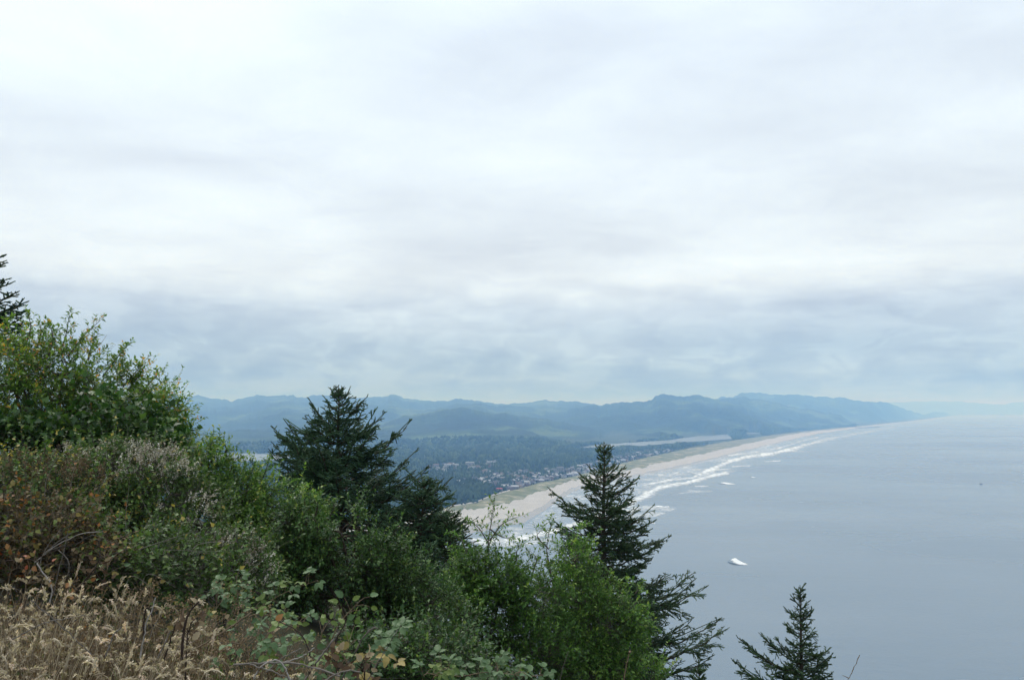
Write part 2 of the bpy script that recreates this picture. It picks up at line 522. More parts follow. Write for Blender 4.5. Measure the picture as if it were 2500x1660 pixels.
def mat_plain_leaf(name, c1, c2, rough=0.5, trans=0.25):
    """a large leaf: colour varies over the blade and along the veins"""
    m, N, L, out = new_mat(name)
    tc = N.new('ShaderNodeTexCoord')
    oi = N.new('ShaderNodeObjectInfo')
    no = N.new('ShaderNodeTexNoise'); no.noise_dimensions = '4D'
    no.inputs['Scale'].default_value = 28; no.inputs['Detail'].default_value = 4
    L.new(tc.outputs['Object'], no.inputs['Vector'])
    mm = N.new('ShaderNodeMath'); mm.operation = 'MULTIPLY'; mm.inputs[1].default_value = 37.0
    L.new(oi.outputs['Random'], mm.inputs[0]); L.new(mm.outputs[0], no.inputs['W'])
    ad = N.new('ShaderNodeMath'); ad.operation = 'MULTIPLY_ADD'; ad.inputs[1].default_value = 0.6; 
    L.new(oi.outputs['Random'], ad.inputs[0]); 
    sc = N.new('ShaderNodeMath'); sc.operation = 'MULTIPLY'; sc.inputs[1].default_value = 0.45
    L.new(no.outputs[0], sc.inputs[0]); L.new(sc.outputs[0], ad.inputs[2])
    r = N.new('ShaderNodeValToRGB'); set_ramp(r, [(0.1, c1), (0.8, c2)])
    L.new(ad.outputs[0], r.inputs[0])
    p = N.new('ShaderNodeBsdfPrincipled'); L.new(r.outputs[0], p.inputs['Base Color'])
    p.inputs['Roughness'].default_value = rough; p.inputs['Specular IOR Level'].default_value = 0.4
    t = N.new('ShaderNodeBsdfTranslucent'); L.new(r.outputs[0], t.inputs[0])
    mx = N.new('ShaderNodeMixShader'); mx.inputs[0].default_value = trans
    L.new(p.outputs[0], mx.inputs[1]); L.new(t.outputs[0], mx.inputs[2]); L.new(mx.outputs[0], out.inputs[0])
    return m


M['bramble'] = mat_plain_leaf('bramble_leaf', (0.05, 0.105, 0.036), (0.12, 0.20, 0.078))
M['bramble_y'] = mat_plain_leaf('yellow_green_leaf', (0.075, 0.14, 0.025), (0.17, 0.23, 0.05))
M['yellow_leaf'] = mat_plain_leaf('yellow_leaf', (0.16, 0.13, 0.035), (0.36, 0.28, 0.08))
M['orange_leaf'] = mat_plain_leaf('orange_leaf', (0.18, 0.075, 0.025), (0.36, 0.17, 0.05))
M['red_leaf'] = mat_plain_leaf('red_leaf', (0.18, 0.03, 0.018), (0.32, 0.085, 0.03))
M['brown_leaf'] = mat_plain_leaf('brown_leaf', (0.06, 0.035, 0.022), (0.16, 0.105, 0.06), 0.8)
M['tan_leaf'] = mat_plain_leaf('tan_leaf', (0.26, 0.20, 0.11), (0.40, 0.32, 0.20), 0.8)


def mat_foam():
    m, N, L, out = new_mat('sea_foam')
    at_ = N.new('ShaderNodeAttribute'); at_.attribute_name = 'tint'
    geo = N.new('ShaderNodeNewGeometry')
    mp = N.new('ShaderNodeMapping'); mp.inputs['Scale'].default_value = (0.5, 1, 1)
    L.new(geo.outputs['Position'], mp.inputs[0])
    no = N.new('ShaderNodeTexNoise'); no.inputs['Scale'].default_value = 0.10; no.inputs['Detail'].default_value = 8; no.inputs['Roughness'].default_value = 0.65
    L.new(mp.outputs[0], no.inputs['Vector'])
    a = N.new('ShaderNodeMath'); a.operation = 'MULTIPLY_ADD'; a.inputs[1].default_value = 1.15; a.inputs[2].default_value = -0.575
    L.new(no.outputs[0], a.inputs[0])
    s = N.new('ShaderNodeMath'); s.operation = 'ADD'; L.new(a.outputs[0], s.inputs[0]); L.new(at_.outputs['Fac'], s.inputs[1])
    mr = N.new('ShaderNodeMapRange'); mr.interpolation_type = 'SMOOTHSTEP'
    mr.inputs[1].default_value = 0.18; mr.inputs[2].default_value = 1.15
    L.new(s.outputs[0], mr.inputs[0])
    d = N.new('ShaderNodeBsdfPrincipled'); d.inputs['Base Color'].default_value = (0.80, 0.83, 0.84, 1); d.inputs['Roughness'].default_value = 0.8
    t = N.new('ShaderNodeBsdfTransparent')
    mx = N.new('ShaderNodeMixShader')
    L.new(mr.outputs[0], mx.inputs[0]); L.new(t.outputs[0], mx.inputs[1]); L.new(d.outputs[0], mx.inputs[2])
    L.new(mx.outputs[0], out.inputs[0])
    return m


M['foam'] = mat_foam()


def mat_plain(name, c, rough=0.8, spec=0.3, var=0.12, scale=0.4):
    return mat_noise(name, [(0.3, tuple(x * (1 - var) for x in c)), (0.7, tuple(min(1, x * (1 + var)) for x in c))], scale, 3, rough, spec=spec)


# ------------------------------------------------------------------ sea and coast
SEA_R = 45000.0
me = mesh('sea', [(-30000, -4000, 0), (38000, -4000, 0), (38000, SEA_R, 0), (-30000, SEA_R, 0)], [[(0, 1, 2, 3)]], M['sea'])
obj('sea', me, kind='structure')

# the shore traced column by column (image column, row): water's edge, foot of the dunes, back of the dunes
W_PTS = [(600, 1395), (1000, 1335), (1154, 1307), (1228, 1292), (1284, 1281), (1314, 1261), (1396, 1203), (1510, 1172), (1640, 1146), (1696, 1134.5),
         (1815, 1103), (1904, 1081), (1993, 1060), (2067, 1049), (2089, 1045), (2150, 1038), (2212, 1031), (2260, 1025), (2330, 1015), (2420, 1014.2), (2500, 1013.7), (2900, 1013.2)]
D_PTS = [(600, 1330), (1000, 1272), (1111, 1248), (1230, 1231), (1281, 1215), (1340, 1192.5), (1373, 1180), (1472, 1156), (1523, 1149), (1573, 1139), (1631, 1125.6), (1696, 1111),
         (1785, 1091.5), (1845, 1078), (1933, 1060), (1993, 1052), (2067, 1044.6), (2150, 1035.5), (2212, 1029), (2260, 1023.4), (2330, 1014), (2420, 1013.4), (2500, 1012.9), (2900, 1012.4)]
T_PTS = [(600, 1310), (1000, 1256), (1098, 1237), (1162, 1226), (1203, 1209), (1243, 1198), (1281, 1188), (1330, 1175), (1373, 1169), (1408, 1160), (1457, 1147), (1497, 1136), (1535, 1126.5),
         (1590, 1114), (1667, 1097), (1776, 1077), (1845, 1067), (1933, 1056), (1993, 1049), (2067, 1042.4), (2150, 1033.8), (2212, 1027.8), (2260, 1022.4), (2330, 1013.4), (2420, 1013.0), (2500, 1012.5), (2900, 1012.0)]


def interp(pts, x):
    p = np.array(pts)
    return np.interp(x, p[:, 0], p[:, 1])


def dist_of(px, py, z):                          # forward distance Y of the level z seen at that pixel
    return ground(px, py, z)[..., 1]


NCOL = 620
cols = np.linspace(600, 2900, NCOL)


def wob(px, s, a):                               # the edges wander a little
    return (fbm(px / 9.0, px * 0 + s, s, 4) - 0.5) * a


def shoreline(px):
    k = np.clip((interp(W_PTS, px) - HOR) / 150.0, 0, 1.3)
    yw = interp(W_PTS, px) + wob(px, 3, 5) * k
    yd = interp(D_PTS, px) + wob(px, 7, 9) * k
    yt = interp(T_PTS, px) + wob(px, 11, 4) * k
    rw = dist_of(px, yw, 0.0)
    rd = np.maximum(dist_of(px, yd, 3.0), rw + 12)
    rt = np.maximum(dist_of(px, yt, 7.0), rd + 12)
    return rw, rd, rt


rw, rd, rt = shoreline(cols)
uc = u_of(cols)


def strip(name, r0, r1, z0, z1, n, mat, bumps=0.0, kind='structure', curve=1.0, mats=None, split=None):
    s = np.linspace(0, 1, n)
    r = r0[None] + (r1 - r0)[None] * s[:, None]
    z = np.asarray(z0)[None] + (np.asarray(z1) - np.asarray(z0))[None] * (s[:, None] ** curve) if np.ndim(z0) else z0 + (z1 - z0) * (s[:, None] ** curve) + 0 * r
    x = uc[None] * r
    if bumps:
        env = np.sin(math.pi * np.clip(s, 0, 1)) ** 0.6
        z = z + bumps * env[:, None] * (fbm(x / 45, r / 70, 31, 4) - 0.25)
    v = np.stack([x, r, z], -1)
    f = grid_faces(n, len(r0))
    midx = None
    if mats:
        midx = (np.repeat(np.arange(n - 1) / (n - 1), len(r0) - 1) > split).astype(int)
    o = obj(name, mesh(name, v, [f], mat, smooth_=True, mats=mats, midx=midx), kind=kind)
    return o


# wet apron, dry beach, dunes
wet = rw + (rd - rw) * (0.16 + 0.30 * fbm(cols / 30, cols * 0, 5, 3) * smooth(2000, 1500, cols))
strip('wet_sand', rw - 40 * np.clip(rw / 1200, 1, 3), wet, -0.9, 1.0, 8, M['wet_sand'])
strip('beach', wet, rd, 1.0, 3.0, 12, M['sand'])
strip('dune', rd, rt, 3.0, 7.0, 26, M['dune'], bumps=5.0)

# pale blow-outs along the seaward edge of the dunes are part of the dune material


# ------------------------------------------------------------------ plain and hills: one polar sheet
RIDGES = {
    # (column, row, distance)
    'far_left': ([(-400, 985), (100, 975), (300, 972), (395, 971), (418, 966), (440, 972), (455, 970), (480, 968), (508, 973), (560, 979), (600, 970), (637, 964), (670, 968), (741, 973), (783, 968), (847, 973),
                  (910, 968), (963, 968), (1006, 974), (1059, 980), (1122, 976), (1165, 981), (1207, 989), (1270, 988), (1334, 978), (1398, 982), (1461, 989), (1560, 1001), (1650, 1020)], 11600, 2400, 4000),
    'middle_left': ([(-400, 1010), (300, 1010), (445, 1008), (600, 1004), (668, 991), (718, 987), (789, 988.6), (850, 984), (914, 987), (972, 996), (1033, 1001), (1073, 996), (1141, 988.6), (1240, 995), (1330, 1004), (1400, 1014), (1500, 1040)], 8800, 2400, 2500),
    'near_left': ([(300, 1075), (700, 1062), (870, 1048), (938, 1033), (989, 1018), (1073, 1004), (1124, 1001), (1175, 1007), (1240, 1014), (1330, 1026), (1420, 1040), (1500, 1062), (1560, 1080)], 6000, 900, 1500),
    'right': ([(1150, 1060), (1240, 1035), (1330, 1012), (1400, 999.6), (1474, 989), (1501, 985), (1572, 982), (1590, 977), (1601, 968), (1625, 965), (1661, 968.5), (1699, 967.6), (1726, 974.5), (1790, 990), (1860, 1010), (1930, 1035)], 8300, 1700, 2000),
    'right_front': ([(1560, 1030), (1640, 1008), (1700, 992), (1760, 980), (1790, 976.5), (1821, 974.5), (1874, 982), (1919, 992), (1963, 1001), (1995, 1006), (2025, 1007.6), (2052, 1017), (2076, 1032), (2095, 1045)], 9600, 1500, 1500),
    'right_back': ([(1640, 1000), (1700, 985), (1744, 974.5), (1762, 968), (1791, 968.5), (1806, 962), (1830, 959), (1874, 961), (1910, 964), (1951, 961), (1987, 966), (2037, 969), (2082, 973), (2132, 981), (2184, 988.5), (2222, 1002), (2250, 1011),
                    (2274, 1007), (2297, 1006), (2316, 1010), (2335, 1016)], 13200, 1700, 3000),
    'far_right': ([(1900, 1000), (2050, 988), (2127, 981), (2184, 982), (2231, 981), (2288, 980), (2354, 981), (2410, 984.7), (2448, 987), (2477, 982), (2500, 981), (2600, 984), (2800, 990), (2950, 1000)], 29500, 1200, 4000),
}


def ridge_R(name, px, R):
    if name == 'right_back':
        return R + 8800 * smooth(2100, 2320, px)
    if name == 'right_front':
        return R + 0 * px
    return R + 0 * px


hc = np.concatenate([np.linspace(-500, 380, 40), np.linspace(384, 2360, 560), np.linspace(2364, 2900, 60)])
uh = u_of(hc)
_, _, rt_h = shoreline(np.clip(hc, 600, 2900))
rt_h = np.where(hc < 600, rt_h[0] if False else dist_of(np.full_like(hc, 600.0), np.full_like(hc, 1310.0), 7.0), rt_h)
r_far = 43500.0
NR = 160
s = np.linspace(0, 1, NR)
rr = (rt_h[None] - 3) * (r_far / (rt_h[None] - 3)) ** (s[:, None] ** 1.0)
xx = uh[None] * rr


RIVER = [(1404, 1094), (1459, 1086), (1540, 1080.5), (1631, 1075), (1696, 1065), (1775, 1060.4), (1783, 1066), (1790, 1071), (1740, 1075), (1696, 1078), (1578, 1087), (1500, 1091)]
INLET = [(1808, 1057.5), (1830, 1056), (1860, 1056.4), (1858, 1058.6), (1830, 1059)]
BAY = [(380, 1112), (470, 1109), (560, 1107), (640, 1108), (720, 1112), (690, 1122), (620, 1125), (540, 1127), (440, 1128), (380, 1124)]


def in_poly(px, py, poly):
    p = np.array(poly); n = len(p); c = np.zeros(np.shape(px), bool)
    j = n - 1
    for i in range(n):
        cond = ((p[i, 1] > py) != (p[j, 1] > py)) & (px < (p[j, 0] - p[i, 0]) * (py - p[i, 1]) / (p[j, 1] - p[i, 1] + 1e-12) + p[i, 0])
        c ^= cond
        j = i
    return c


def row_of(x, y, z):
    return 830.0 - F * (-y * SP + (z - EYE) * CP) / (y * CP + (z - EYE) * SP)


def terrain(px, r):
    """height of the land at image column px, forward distance r"""
    u = u_of(px)
    x = u * r
    rT = np.interp(px, hc, rt_h)
    z = 6.5 + 5.0 * (fbm(x / 400, r / 400, 51, 4) - 0.3) * smooth(0, 500, r - rT)
    for i, (name, (pts, R, wf, wb)) in enumerate(RIDGES.items()):
        Rr = ridge_R(name, px, R)
        row = interp(pts, px)
        p = np.array(pts)
        inside = smooth(p[0, 0] - 60, p[0, 0] + 40, px) * (1 - smooth(p[-1, 0] - 10, p[-1, 0] + 25, px))
        jag = (fbm(px / 30.0, px * 0 + i, 90 + i, 5, 0.72) - 0.5) * 15.0 * np.where(R > 20000, 0.4, 1.0)
        zc = EYE + (HOR - row + jag) / F * Rr / CP * 1.0
        zc = np.maximum(zc, 0) * inside
        w = np.minimum(wf, np.maximum((Rr - rT) * 0.55, 120.0))
        # spurs and gullies run down from the crest
        k = 5500.0 / R
        sp = fbm(x / (720 * R / 9000) + i * 3.3 + r / (5200 * R / 9000), r / (2400 * R / 9000), 60 + i, 5, 0.6) - 0.5
        dr = (Rr - r)
        t = np.where(dr > 0, dr / (w * np.clip(1 + 2.4 * sp, 0.3, 2.4)), -dr / wb)
        h = zc * np.exp(-t ** 1.75)
        h = h * (1 + 0.45 * (fbm(x / 520, r / 620, 75 + i, 5, 0.55) - 0.5) * smooth(0.03, 0.4, t))
        z = np.maximum(z, h) + 0.12 * np.minimum(z, h)
    row = row_of(x, r, 10.6)
    wet_ = np.zeros(np.shape(z), bool)
    for dy in (-3, -1.5, 0, 1.5, 3, 5, 7):
        for poly in (RIVER, INLET, BAY):
            wet_ |= in_poly(px, row - dy, poly)
    return np.where(wet_, np.minimum(z, 8.5), z)


zz = terrain(np.broadcast_to(hc[None], rr.shape), rr)
zz[0] = 6.9
v = np.stack([xx, rr, zz], -1)
f = grid_faces(NR, len(hc))
flat = (zz[:-1, :-1] < 14).ravel()
obj('hills', mesh('hills', v, [f], M['hill'], smooth_=True, mats=[M['hill'], M['plain']], midx=flat.astype(int)), kind='structure')


def ground_sheet(name, poly, z, mat):
    """strip sheet between an upper and a lower traced edge"""
    p = np.array(poly)
    i0 = int(np.argmin(p[:, 0])); p = np.roll(p, -i0, 0)
    j = int(np.argmax(p[:, 0]))
    up, lo = p[:j + 1], np.vstack([p[j:], p[:1]])[::-1]
    c = np.linspace(p[0, 0], p[j, 0], 120)
    yu = np.interp(c, up[:, 0], up[:, 1]) + (fbm(c / 14, c * 0, 41, 3) - 0.5) * 2
    yl = np.interp(c, lo[:, 0], lo[:, 1]) + (fbm(c / 14, c * 0, 43, 3) - 0.5) * 2
    yl = np.maximum(yl, yu + 0.2)
    s_ = np.linspace(0, 1, 12)
    rows = yl[None] + (yu - yl)[None] * s_[:, None]
    g = ground(np.broadcast_to(c[None], rows.shape), rows, z)
    return obj(name, mesh(name, g, [grid_faces(12, 120)], mat), kind='structure')


ground_sheet('river', RIVER, 10.6, M['bay'])
ground_sheet('inlet_water', INLET, 10.6, M['bay'])
ground_sheet('bay', BAY, 10.6, M['bay'])


# ------------------------------------------------------------------ surf
def surf():
    """foam sheet: density from traced breaker lines, kept where there is foam"""
    nc, nr = 600, 130
    c = np.linspace(1040, 2330, nc)
    ystart = interp(W_PTS, c) - 1.5
    depth = np.interp(c, [1040, 1200, 1500, 1700, 1900, 2100, 2330], [95, 105, 135, 95, 55, 18, 4])
    s_ = np.linspace(0, 1, nr)
    py = ystart[None] + depth[None] * s_[:, None]
    px = np.broadcast_to(c[None], py.shape)
    g = ground(px, py, 0.0)
    dens = np.zeros_like(py)
    LINES = [  # (points, half width px, strength)
        ([(1160, 1322), (1250, 1318), (1330, 1302), (1400, 1283), (1470, 1255), (1520, 1236), (1555, 1221), (1585, 1203)], 9, 1.0),
        ([(1585, 1203), (1625, 1187), (1680, 1178), (1725, 1165), (1770, 1155)], 6, 1.0),
        ([(1590, 1182), (1640, 1172), (1700, 1165), (1740, 1152)], 4, 0.85),
        ([(1700, 1163), (1770, 1131), (1815, 1117), (1870, 1110), (1930, 1097), (1990, 1080), (2050, 1066), (2110, 1056), (2180, 1045)], 5.5, 1.0),
        ([(1780, 1112), (1850, 1102), (1900, 1094), (1960, 1076), (2020, 1062)], 3.5, 0.8),
        ([(1545, 1192), (1580, 1183), (1610, 1176), (1660, 1165)], 2.5, 0.75),
        ([(1550, 1210), (1570, 1200), (1620, 1190)], 2.2, 0.6),
        ([(1645, 1157), (1665, 1150), (1700, 1148), (1760, 1140)], 2.5, 0.7),
        ([(1680, 1152), (1720, 1158), (1790, 1150)], 3, 0.7),
        ([(1740, 1148), (1785, 1145)], 2.0, 0.8),
        ([(1787, 1139), (1830, 1137)], 2.0, 0.85),
        ([(1866, 1127), (1905, 1125)], 1.8, 0.8),
        ([(1935, 1102), (1978, 1102)], 1.5, 0.75), ([(1965, 1090), (2010, 1089)], 1.5, 0.75), ([(2003, 1083), (2025, 1083)], 1.4, 0.7),
        ([(1535, 1248), (1570, 1240), (1640, 1245)], 8, 0.75),
        ([(1500, 1262), (1560, 1258), (1620, 1256)], 10, 0.72),
        ([(1590, 1237), (1606, 1238), (1632, 1237)], 2.0, 0.9),
        ([(1530, 1276), (1600, 1272)], 7, 0.6),
        ([(1660, 1204), (1730, 1199)], 2.0, 0.75), ([(1698, 1187), (1728, 1187)], 1.8, 0.75), ([(1680, 1198), (1735, 1200)], 2.0, 0.7),
        ([(1180, 1328), (1260, 1330), (1340, 1318)], 8, 0.72),
        ([(1230, 1312), (1290, 1302), (1330, 1290)], 3, 0.6),
        ([(1330, 1262), (1380, 1240), (1430, 1222)], 3, 0.55),
        ([(2080, 1052), (2150, 1043), (2230, 1032), (2300, 1020)], 2.0, 0.9),
        ([(2000, 1066), (2060, 1056), (2100, 1049)], 2.2, 0.8),
        ([(1640, 1392), (1660, 1390)], 1.5, 0.0),
    ]
    for pts, hw, st in LINES:
        p = spline(np.array(pts, float), 60) if len(pts) > 2 else np.linspace(pts[0], pts[1], 30)
        dmin = np.full(py.shape, 1e9)
        cmask = (c > p[:, 0].min() - 40) & (c < p[:, 0].max() + 40)
        sub = dmin[:, cmask]
        for q in p:
            dd = np.hypot((px[:, cmask] - q[0]) * 0.55, (py[:, cmask] - q[1]))
            sub = np.minimum(sub, dd)
        hwv = hw * (0.45 + 1.15 * fbm(px[:, cmask] / 22, py[:, cmask] / 9, 21, 3))
        val = st * np.exp(-(sub / hwv) ** 2)
        dens[:, cmask] = np.maximum(dens[:, cmask], val)
    # thin inshore veil: spent foam, and the swash's sky sheen painted pale
    veil = 0.50 * (1 - smooth(0.15, 0.9, s_))[:, None] * smooth(1100, 1250, px) * smooth(2120, 1900, px)
    dens = np.maximum(dens, veil * (0.55 + 0.9 * fbm(px / 45, py / 6, 23, 3)))
    dens = dens * (0.55 + 0.62 * fbm(px / 7, py / 2.2, 29, 4))
    dens *= (0.78 + 0.58 * fbm(px / 38, py / 7, 37, 3)) * (1 - 0.35 * smooth(1880, 2050, px))
    dens *= 1 - smooth(0.93, 1.0, s_)[:, None]
    g[..., 2] = 0.10 + 1.1 * smooth(0.35, 0.95, dens)
    keep = np.maximum.reduce([dens[:-1, :-1], dens[1:, :-1], dens[:-1, 1:], dens[1:, 1:]]) > 0.10
    f = grid_faces(nr, nc)[keep.ravel()]
    g = g.reshape(-1, 3); dens = dens.ravel()
    used = np.unique(f); remap = np.zeros(len(g), int); remap[used] = np.arange(len(used)); g = g[used]; dens = dens[used]; f = remap[f]
    obj('surf_foam', mesh('surf_foam', g, [f], M['foam'], dens, smooth_=True), kind='stuff', label='white surf foam breaking along the sand beach', cat='foam')


surf()


def breaker(label, px, py, width, height, depth, seed, tail=1.0):
    """a single wave breaking away from the shore: raised crest, white foaming front, foam trailing off one side"""
    c = ground(px, py, 0.0)
    n, m_ = 64, 40
    a = np.linspace(-0.75, 1.25, n)[None] * np.ones((m_, 1))
    b = np.linspace(-1, 1, m_)[:, None] * np.ones((1, n))
    x = a * width * 0.5; y = b * depth * 0.5
    crest = np.exp(-((a + 0.15) / 0.45) ** 2)
    prof = np.where(b > 0.15, np.exp(-((b - 0.15) / 0.32) ** 2), np.exp(-((b - 0.15) / 0.55) ** 2))
    nz = fbm(a * 9 + seed, b * 8, 7 + seed, 5, 0.6)
    z = height * crest * prof * (0.75 + 0.5 * nz) + 0.06
    foam = np.exp(-((a + 0.05 - 0.35 * (0.1 - b)) / 0.55) ** 4) * smooth(0.32, 0.12, b) * smooth(-1.0, -0.45, b + 0.25 * (nz - 0.5))
    foam = np.maximum(foam, tail * np.exp(-((b + 0.25 + 0.15 * a) / 0.35) ** 2) * smooth(1.25, 0.2, a) * smooth(-0.7, -0.3, a) * smooth(0.30, 0.62, nz) * 0.9)
    foam = np.maximum(foam, 0.52 * np.exp(-((a - 0.25) / 0.75) ** 2 - ((b + 0.3) / 0.5) ** 2) * smooth(0.42, 0.70, fbm(a * 5, b * 9, 31 + seed, 4)))
    v = np.stack([c[0] + x, c[1] + y, z], -1)
    root = obj('breaking_wave', None, label=label, cat='wave', loc=c, group='single waves breaking off the beach')
    f = grid_faces(m_, n)
    k2 = (foam[:-1, :-1] + foam[1:, 1:] + foam[1:, :-1] + foam[:-1, 1:]) / 4
    water = (z[:-1, :-1] > 0.15 + 0.1 * height).ravel()
    obj('swell', mesh('swell', v - c, [f[water]], M['sea'], smooth_=True), root)
    v2 = v.copy(); v2[..., 2] += 0.12
    obj('foam_crest', mesh('foam_crest', v2 - c, [f[(k2 > 0.15).ravel()]], M['foam'], np.clip(foam * 1.15, 0, 1.1), smooth_=True), root)


breaker('large white breaking wave alone on open water', 1800, 1373, 26, 4.2, 42, 1)
breaker('flat oval patch of white water off the surf', 1773, 1180, 50, 2.2, 70, 2, 0.5)
breaker('small white breaker just seaward of the surf', 1590, 1276, 16, 1.6, 24, 3)
breaker('thin curved white breaker at the edge of the foam field', 1612, 1237, 34, 1.8, 26, 4)
breaker('faint small white wave far out beyond the oval foam patch', 1838, 1165, 22, 1.2, 26, 5, 0.4)

# ------------------------------------------------------------------ forest on the plain
TOWN = [(1040, 1144), (1110, 1128), (1215, 1122), (1300, 1134), (1345, 1138), (1390, 1136), (1450, 1120), (1520, 1106), (1640, 1095), (1660, 1098), (1590, 1116), (1535, 1128),
        (1457, 1149), (1408, 1162), (1330, 1177), (1281, 1190), (1243, 1200), (1200, 1205), (1140, 1180), (1060, 1176)]


def forest():
    n = 26000
    px = RNG.uniform(400, 2090, n)
    y0 = interp(T_PTS, px)
    top = np.interp(px, [400, 1000, 1400, 1500, 1640, 1790, 1900, 2090], [1094, 1080, 1085, 1083, 1070, 1060, 1050, 1041])
    py = top + (y0 - 0.8 - top) * RNG.random(n) ** 1.15
    dead = np.zeros(n, bool)
    for dy in (-1, 0, 2, 4, 6, 7.5):
        dead |= in_poly(px, py - dy, RIVER) | in_poly(px, py - dy, INLET) | in_poly(px, py - dy * 1.3, BAY)
    town = in_poly(px, py, TOWN)
    low = smooth(0.45, 0.62, fbm(px / 18, py / 7, 71, 3))
    keep = ~dead & (~town | (RNG.random(n) < 0.97))
    px, py, town, low = px[keep], py[keep], town[keep], low[keep]
    g = ground(px, py, 8.0)
    r = g[:, 1]
    g[:, 2] = terrain(px, r) - 0.5
    ok = g[:, 2] < 40
    px, py, town, g, r, low = px[ok], py[ok], town[ok], g[ok], r[ok], low[ok]
    n = len(px)
    h = RNG.uniform(10, 20, n) * (0.75 + 0.5 * fbm(px / 40, py / 14, 73, 3))
    h = np.where(town, RNG.uniform(4.5, 12, n), h)
    edge = smooth(1, 8, interp(T_PTS, px) - py)            # stunted near the dunes
    h *= 0.45 + 0.55 * edge
    w = h * RNG.uniform(0.26, 0.46, n) * np.clip(r / 2500, 1.0, 2.2)
    conif = RNG.random(n) < 0.6
    # six-sided two-tier crowns
    k = 4
    ang = np.arange(k) / k * 2 * math.pi
    rot = RNG.uniform(0, 6.28, n)
    A = ang[None] + rot[:, None]
    jr = RNG.uniform(0.7, 1.3, (n, k))
    ring = lambda rad, z: np.stack([g[:, 0:1] + np.cos(A) * rad[:, None] * jr, g[:, 1:2] + np.sin(A) * rad[:, None] * jr, np.broadcast_to((g[:, 2] + z)[:, None], A.shape)], -1)
    r1 = ring(w, h * 0.05); r2 = ring(np.where(conif, w * 0.55, w * 1.02), h * 0.55)
    tip = np.stack([g[:, 0] + RNG.normal(0, 0.3, n), g[:, 1], g[:, 2] + h], -1)[:, None]
    v = np.concatenate([r1, r2, tip], 1)
    b = (np.arange(n) * (2 * k + 1))[:, None]
    j = np.arange(k); j2 = (j + 1) % k
    q = np.stack([j, j2, j2 + k, j + k], -1).reshape(1, -1)
    q = (b + q).reshape(-1, 4)
    t = np.stack([j + k, j2 + k, np.full(k, 2 * k)], -1).reshape(1, -1)
    t = (b + t).reshape(-1, 3)
    tint = np.clip(0.15 + 0.5 * RNG.random(n) + 0.35 * (fbm(px / 25, py / 8, 77, 3) - 0.4) + np.where(conif, 0, 0.15) + 0.3 * low * (r > 2000), 0, 1)
    obj('forest', mesh('forest', v, [q, t], M['forest'], np.repeat(tint, 2 * k + 1)), kind='stuff', label='dark coastal forest covering the flat land behind the beach', cat='forest')


forest()

# ------------------------------------------------------------------ town
WALLS = {'white': mat_plain('white_wall', (0.42, 0.43, 0.44)), 'pale grey': mat_plain('pale_grey_wall', (0.28, 0.29, 0.30)), 'grey': mat_plain('weathered_grey_wall', (0.19, 0.19, 0.20)),
         'tan': mat_plain('tan_wall', (0.30, 0.26, 0.22)), 'brown': mat_plain('brown_wall', (0.19, 0.14, 0.11))}
ROOFS = {'grey': mat_plain('grey_roof', (0.20, 0.20, 0.21)), 'dark': mat_plain('dark_roof', (0.09, 0.09, 0.10)), 'pale': mat_plain('pale_roof', (0.36, 0.37, 0.39)), 'brown': mat_plain('brown_roof', (0.17, 0.12, 0.10)),
         'red': mat_plain('red_roof', (0.45, 0.10, 0.09))}
GLASS = mat_plain('window_glass', (0.05, 0.06, 0.07), 0.1, 0.5)


def house_mesh(wc, rc, w, d, h, p):
    """gabled house: walls, overhanging roof, windows and a door set proud of the front"""
    V = []; Fc = []; MI = []

    def quad(pts, mi):
        i = len(V); V.extend(pts); Fc.append(tuple(range(i, i + len(pts)))); MI.append(mi)
    x, y = w / 2, d / 2
    quad([(-x, -y, 0), (x, -y, 0), (x, -y, h), (-x, -y, h)], 0)
    quad([(x, y, 0), (-x, y, 0), (-x, y, h), (x, y, h)], 0)
    quad([(x, -y, 0), (x, y, 0), (x, y, h), (x, -y, h)], 0)
    quad([(-x, y, 0), (-x, -y, 0), (-x, -y, h), (-x, y, h)], 0)
    quad([(x, -y, h), (x, y, h), (x, 0, h + p), (x, 0, h + p)][:3], 0)
    quad([(-x, y, h), (-x, -y, h), (-x, 0, h + p)], 0)
    e = 0.5; zz_ = h - e * p / y
    quad([(-x - e, -y - e, zz_ + .05), (x + e, -y - e, zz_ + .05), (x + e, 0, h + p + .05), (-x - e, 0, h + p + .05)], 1)
    quad([(x + e, y + e, zz_ + .05), (-x - e, y + e, zz_ + .05), (-x - e, 0, h + p + .05), (x + e, 0, h + p + .05)], 1)
    for wx in np.linspace(-x * 0.6, x * 0.6, max(2, int(w / 4))):
        for wz in ([1.0, 3.8] if h > 5 else [1.0]):
            quad([(wx - .7, -y - .06, wz), (wx + .7, -y - .06, wz), (wx + .7, -y - .06, wz + 1.3), (wx - .7, -y - .06, wz + 1.3)], 2)
    quad([(x * .8, -y - .06, 0.05), (x * .8 + 1, -y - .06, 0.05), (x * .8 + 1, -y - .06, 2.1), (x * .8, -y - .06, 2.1)], 2)
    c = x * 0.4
    for q in ([(c, .6), (c + .9, .6)], [(c + .9, .6), (c + .9, 1.5)], [(c + .9, 1.5), (c, 1.5)], [(c, 1.5), (c, .6)]):
        (xa, ya), (xb, yb) = q
        quad([(xa, ya, h), (xb, yb, h), (xb, yb, h + p + .7), (xa, ya, h + p + .7)], 0)
    me = bpy.data.meshes.new('house')
    me.from_pydata([tuple(map(float, a)) for a in V], [], Fc)
    for m_ in (WALLS[wc], ROOFS[rc], GLASS):
        me.materials.append(m_)
    me.polygons.foreach_set('material_index', MI)
    me.update()
    return me


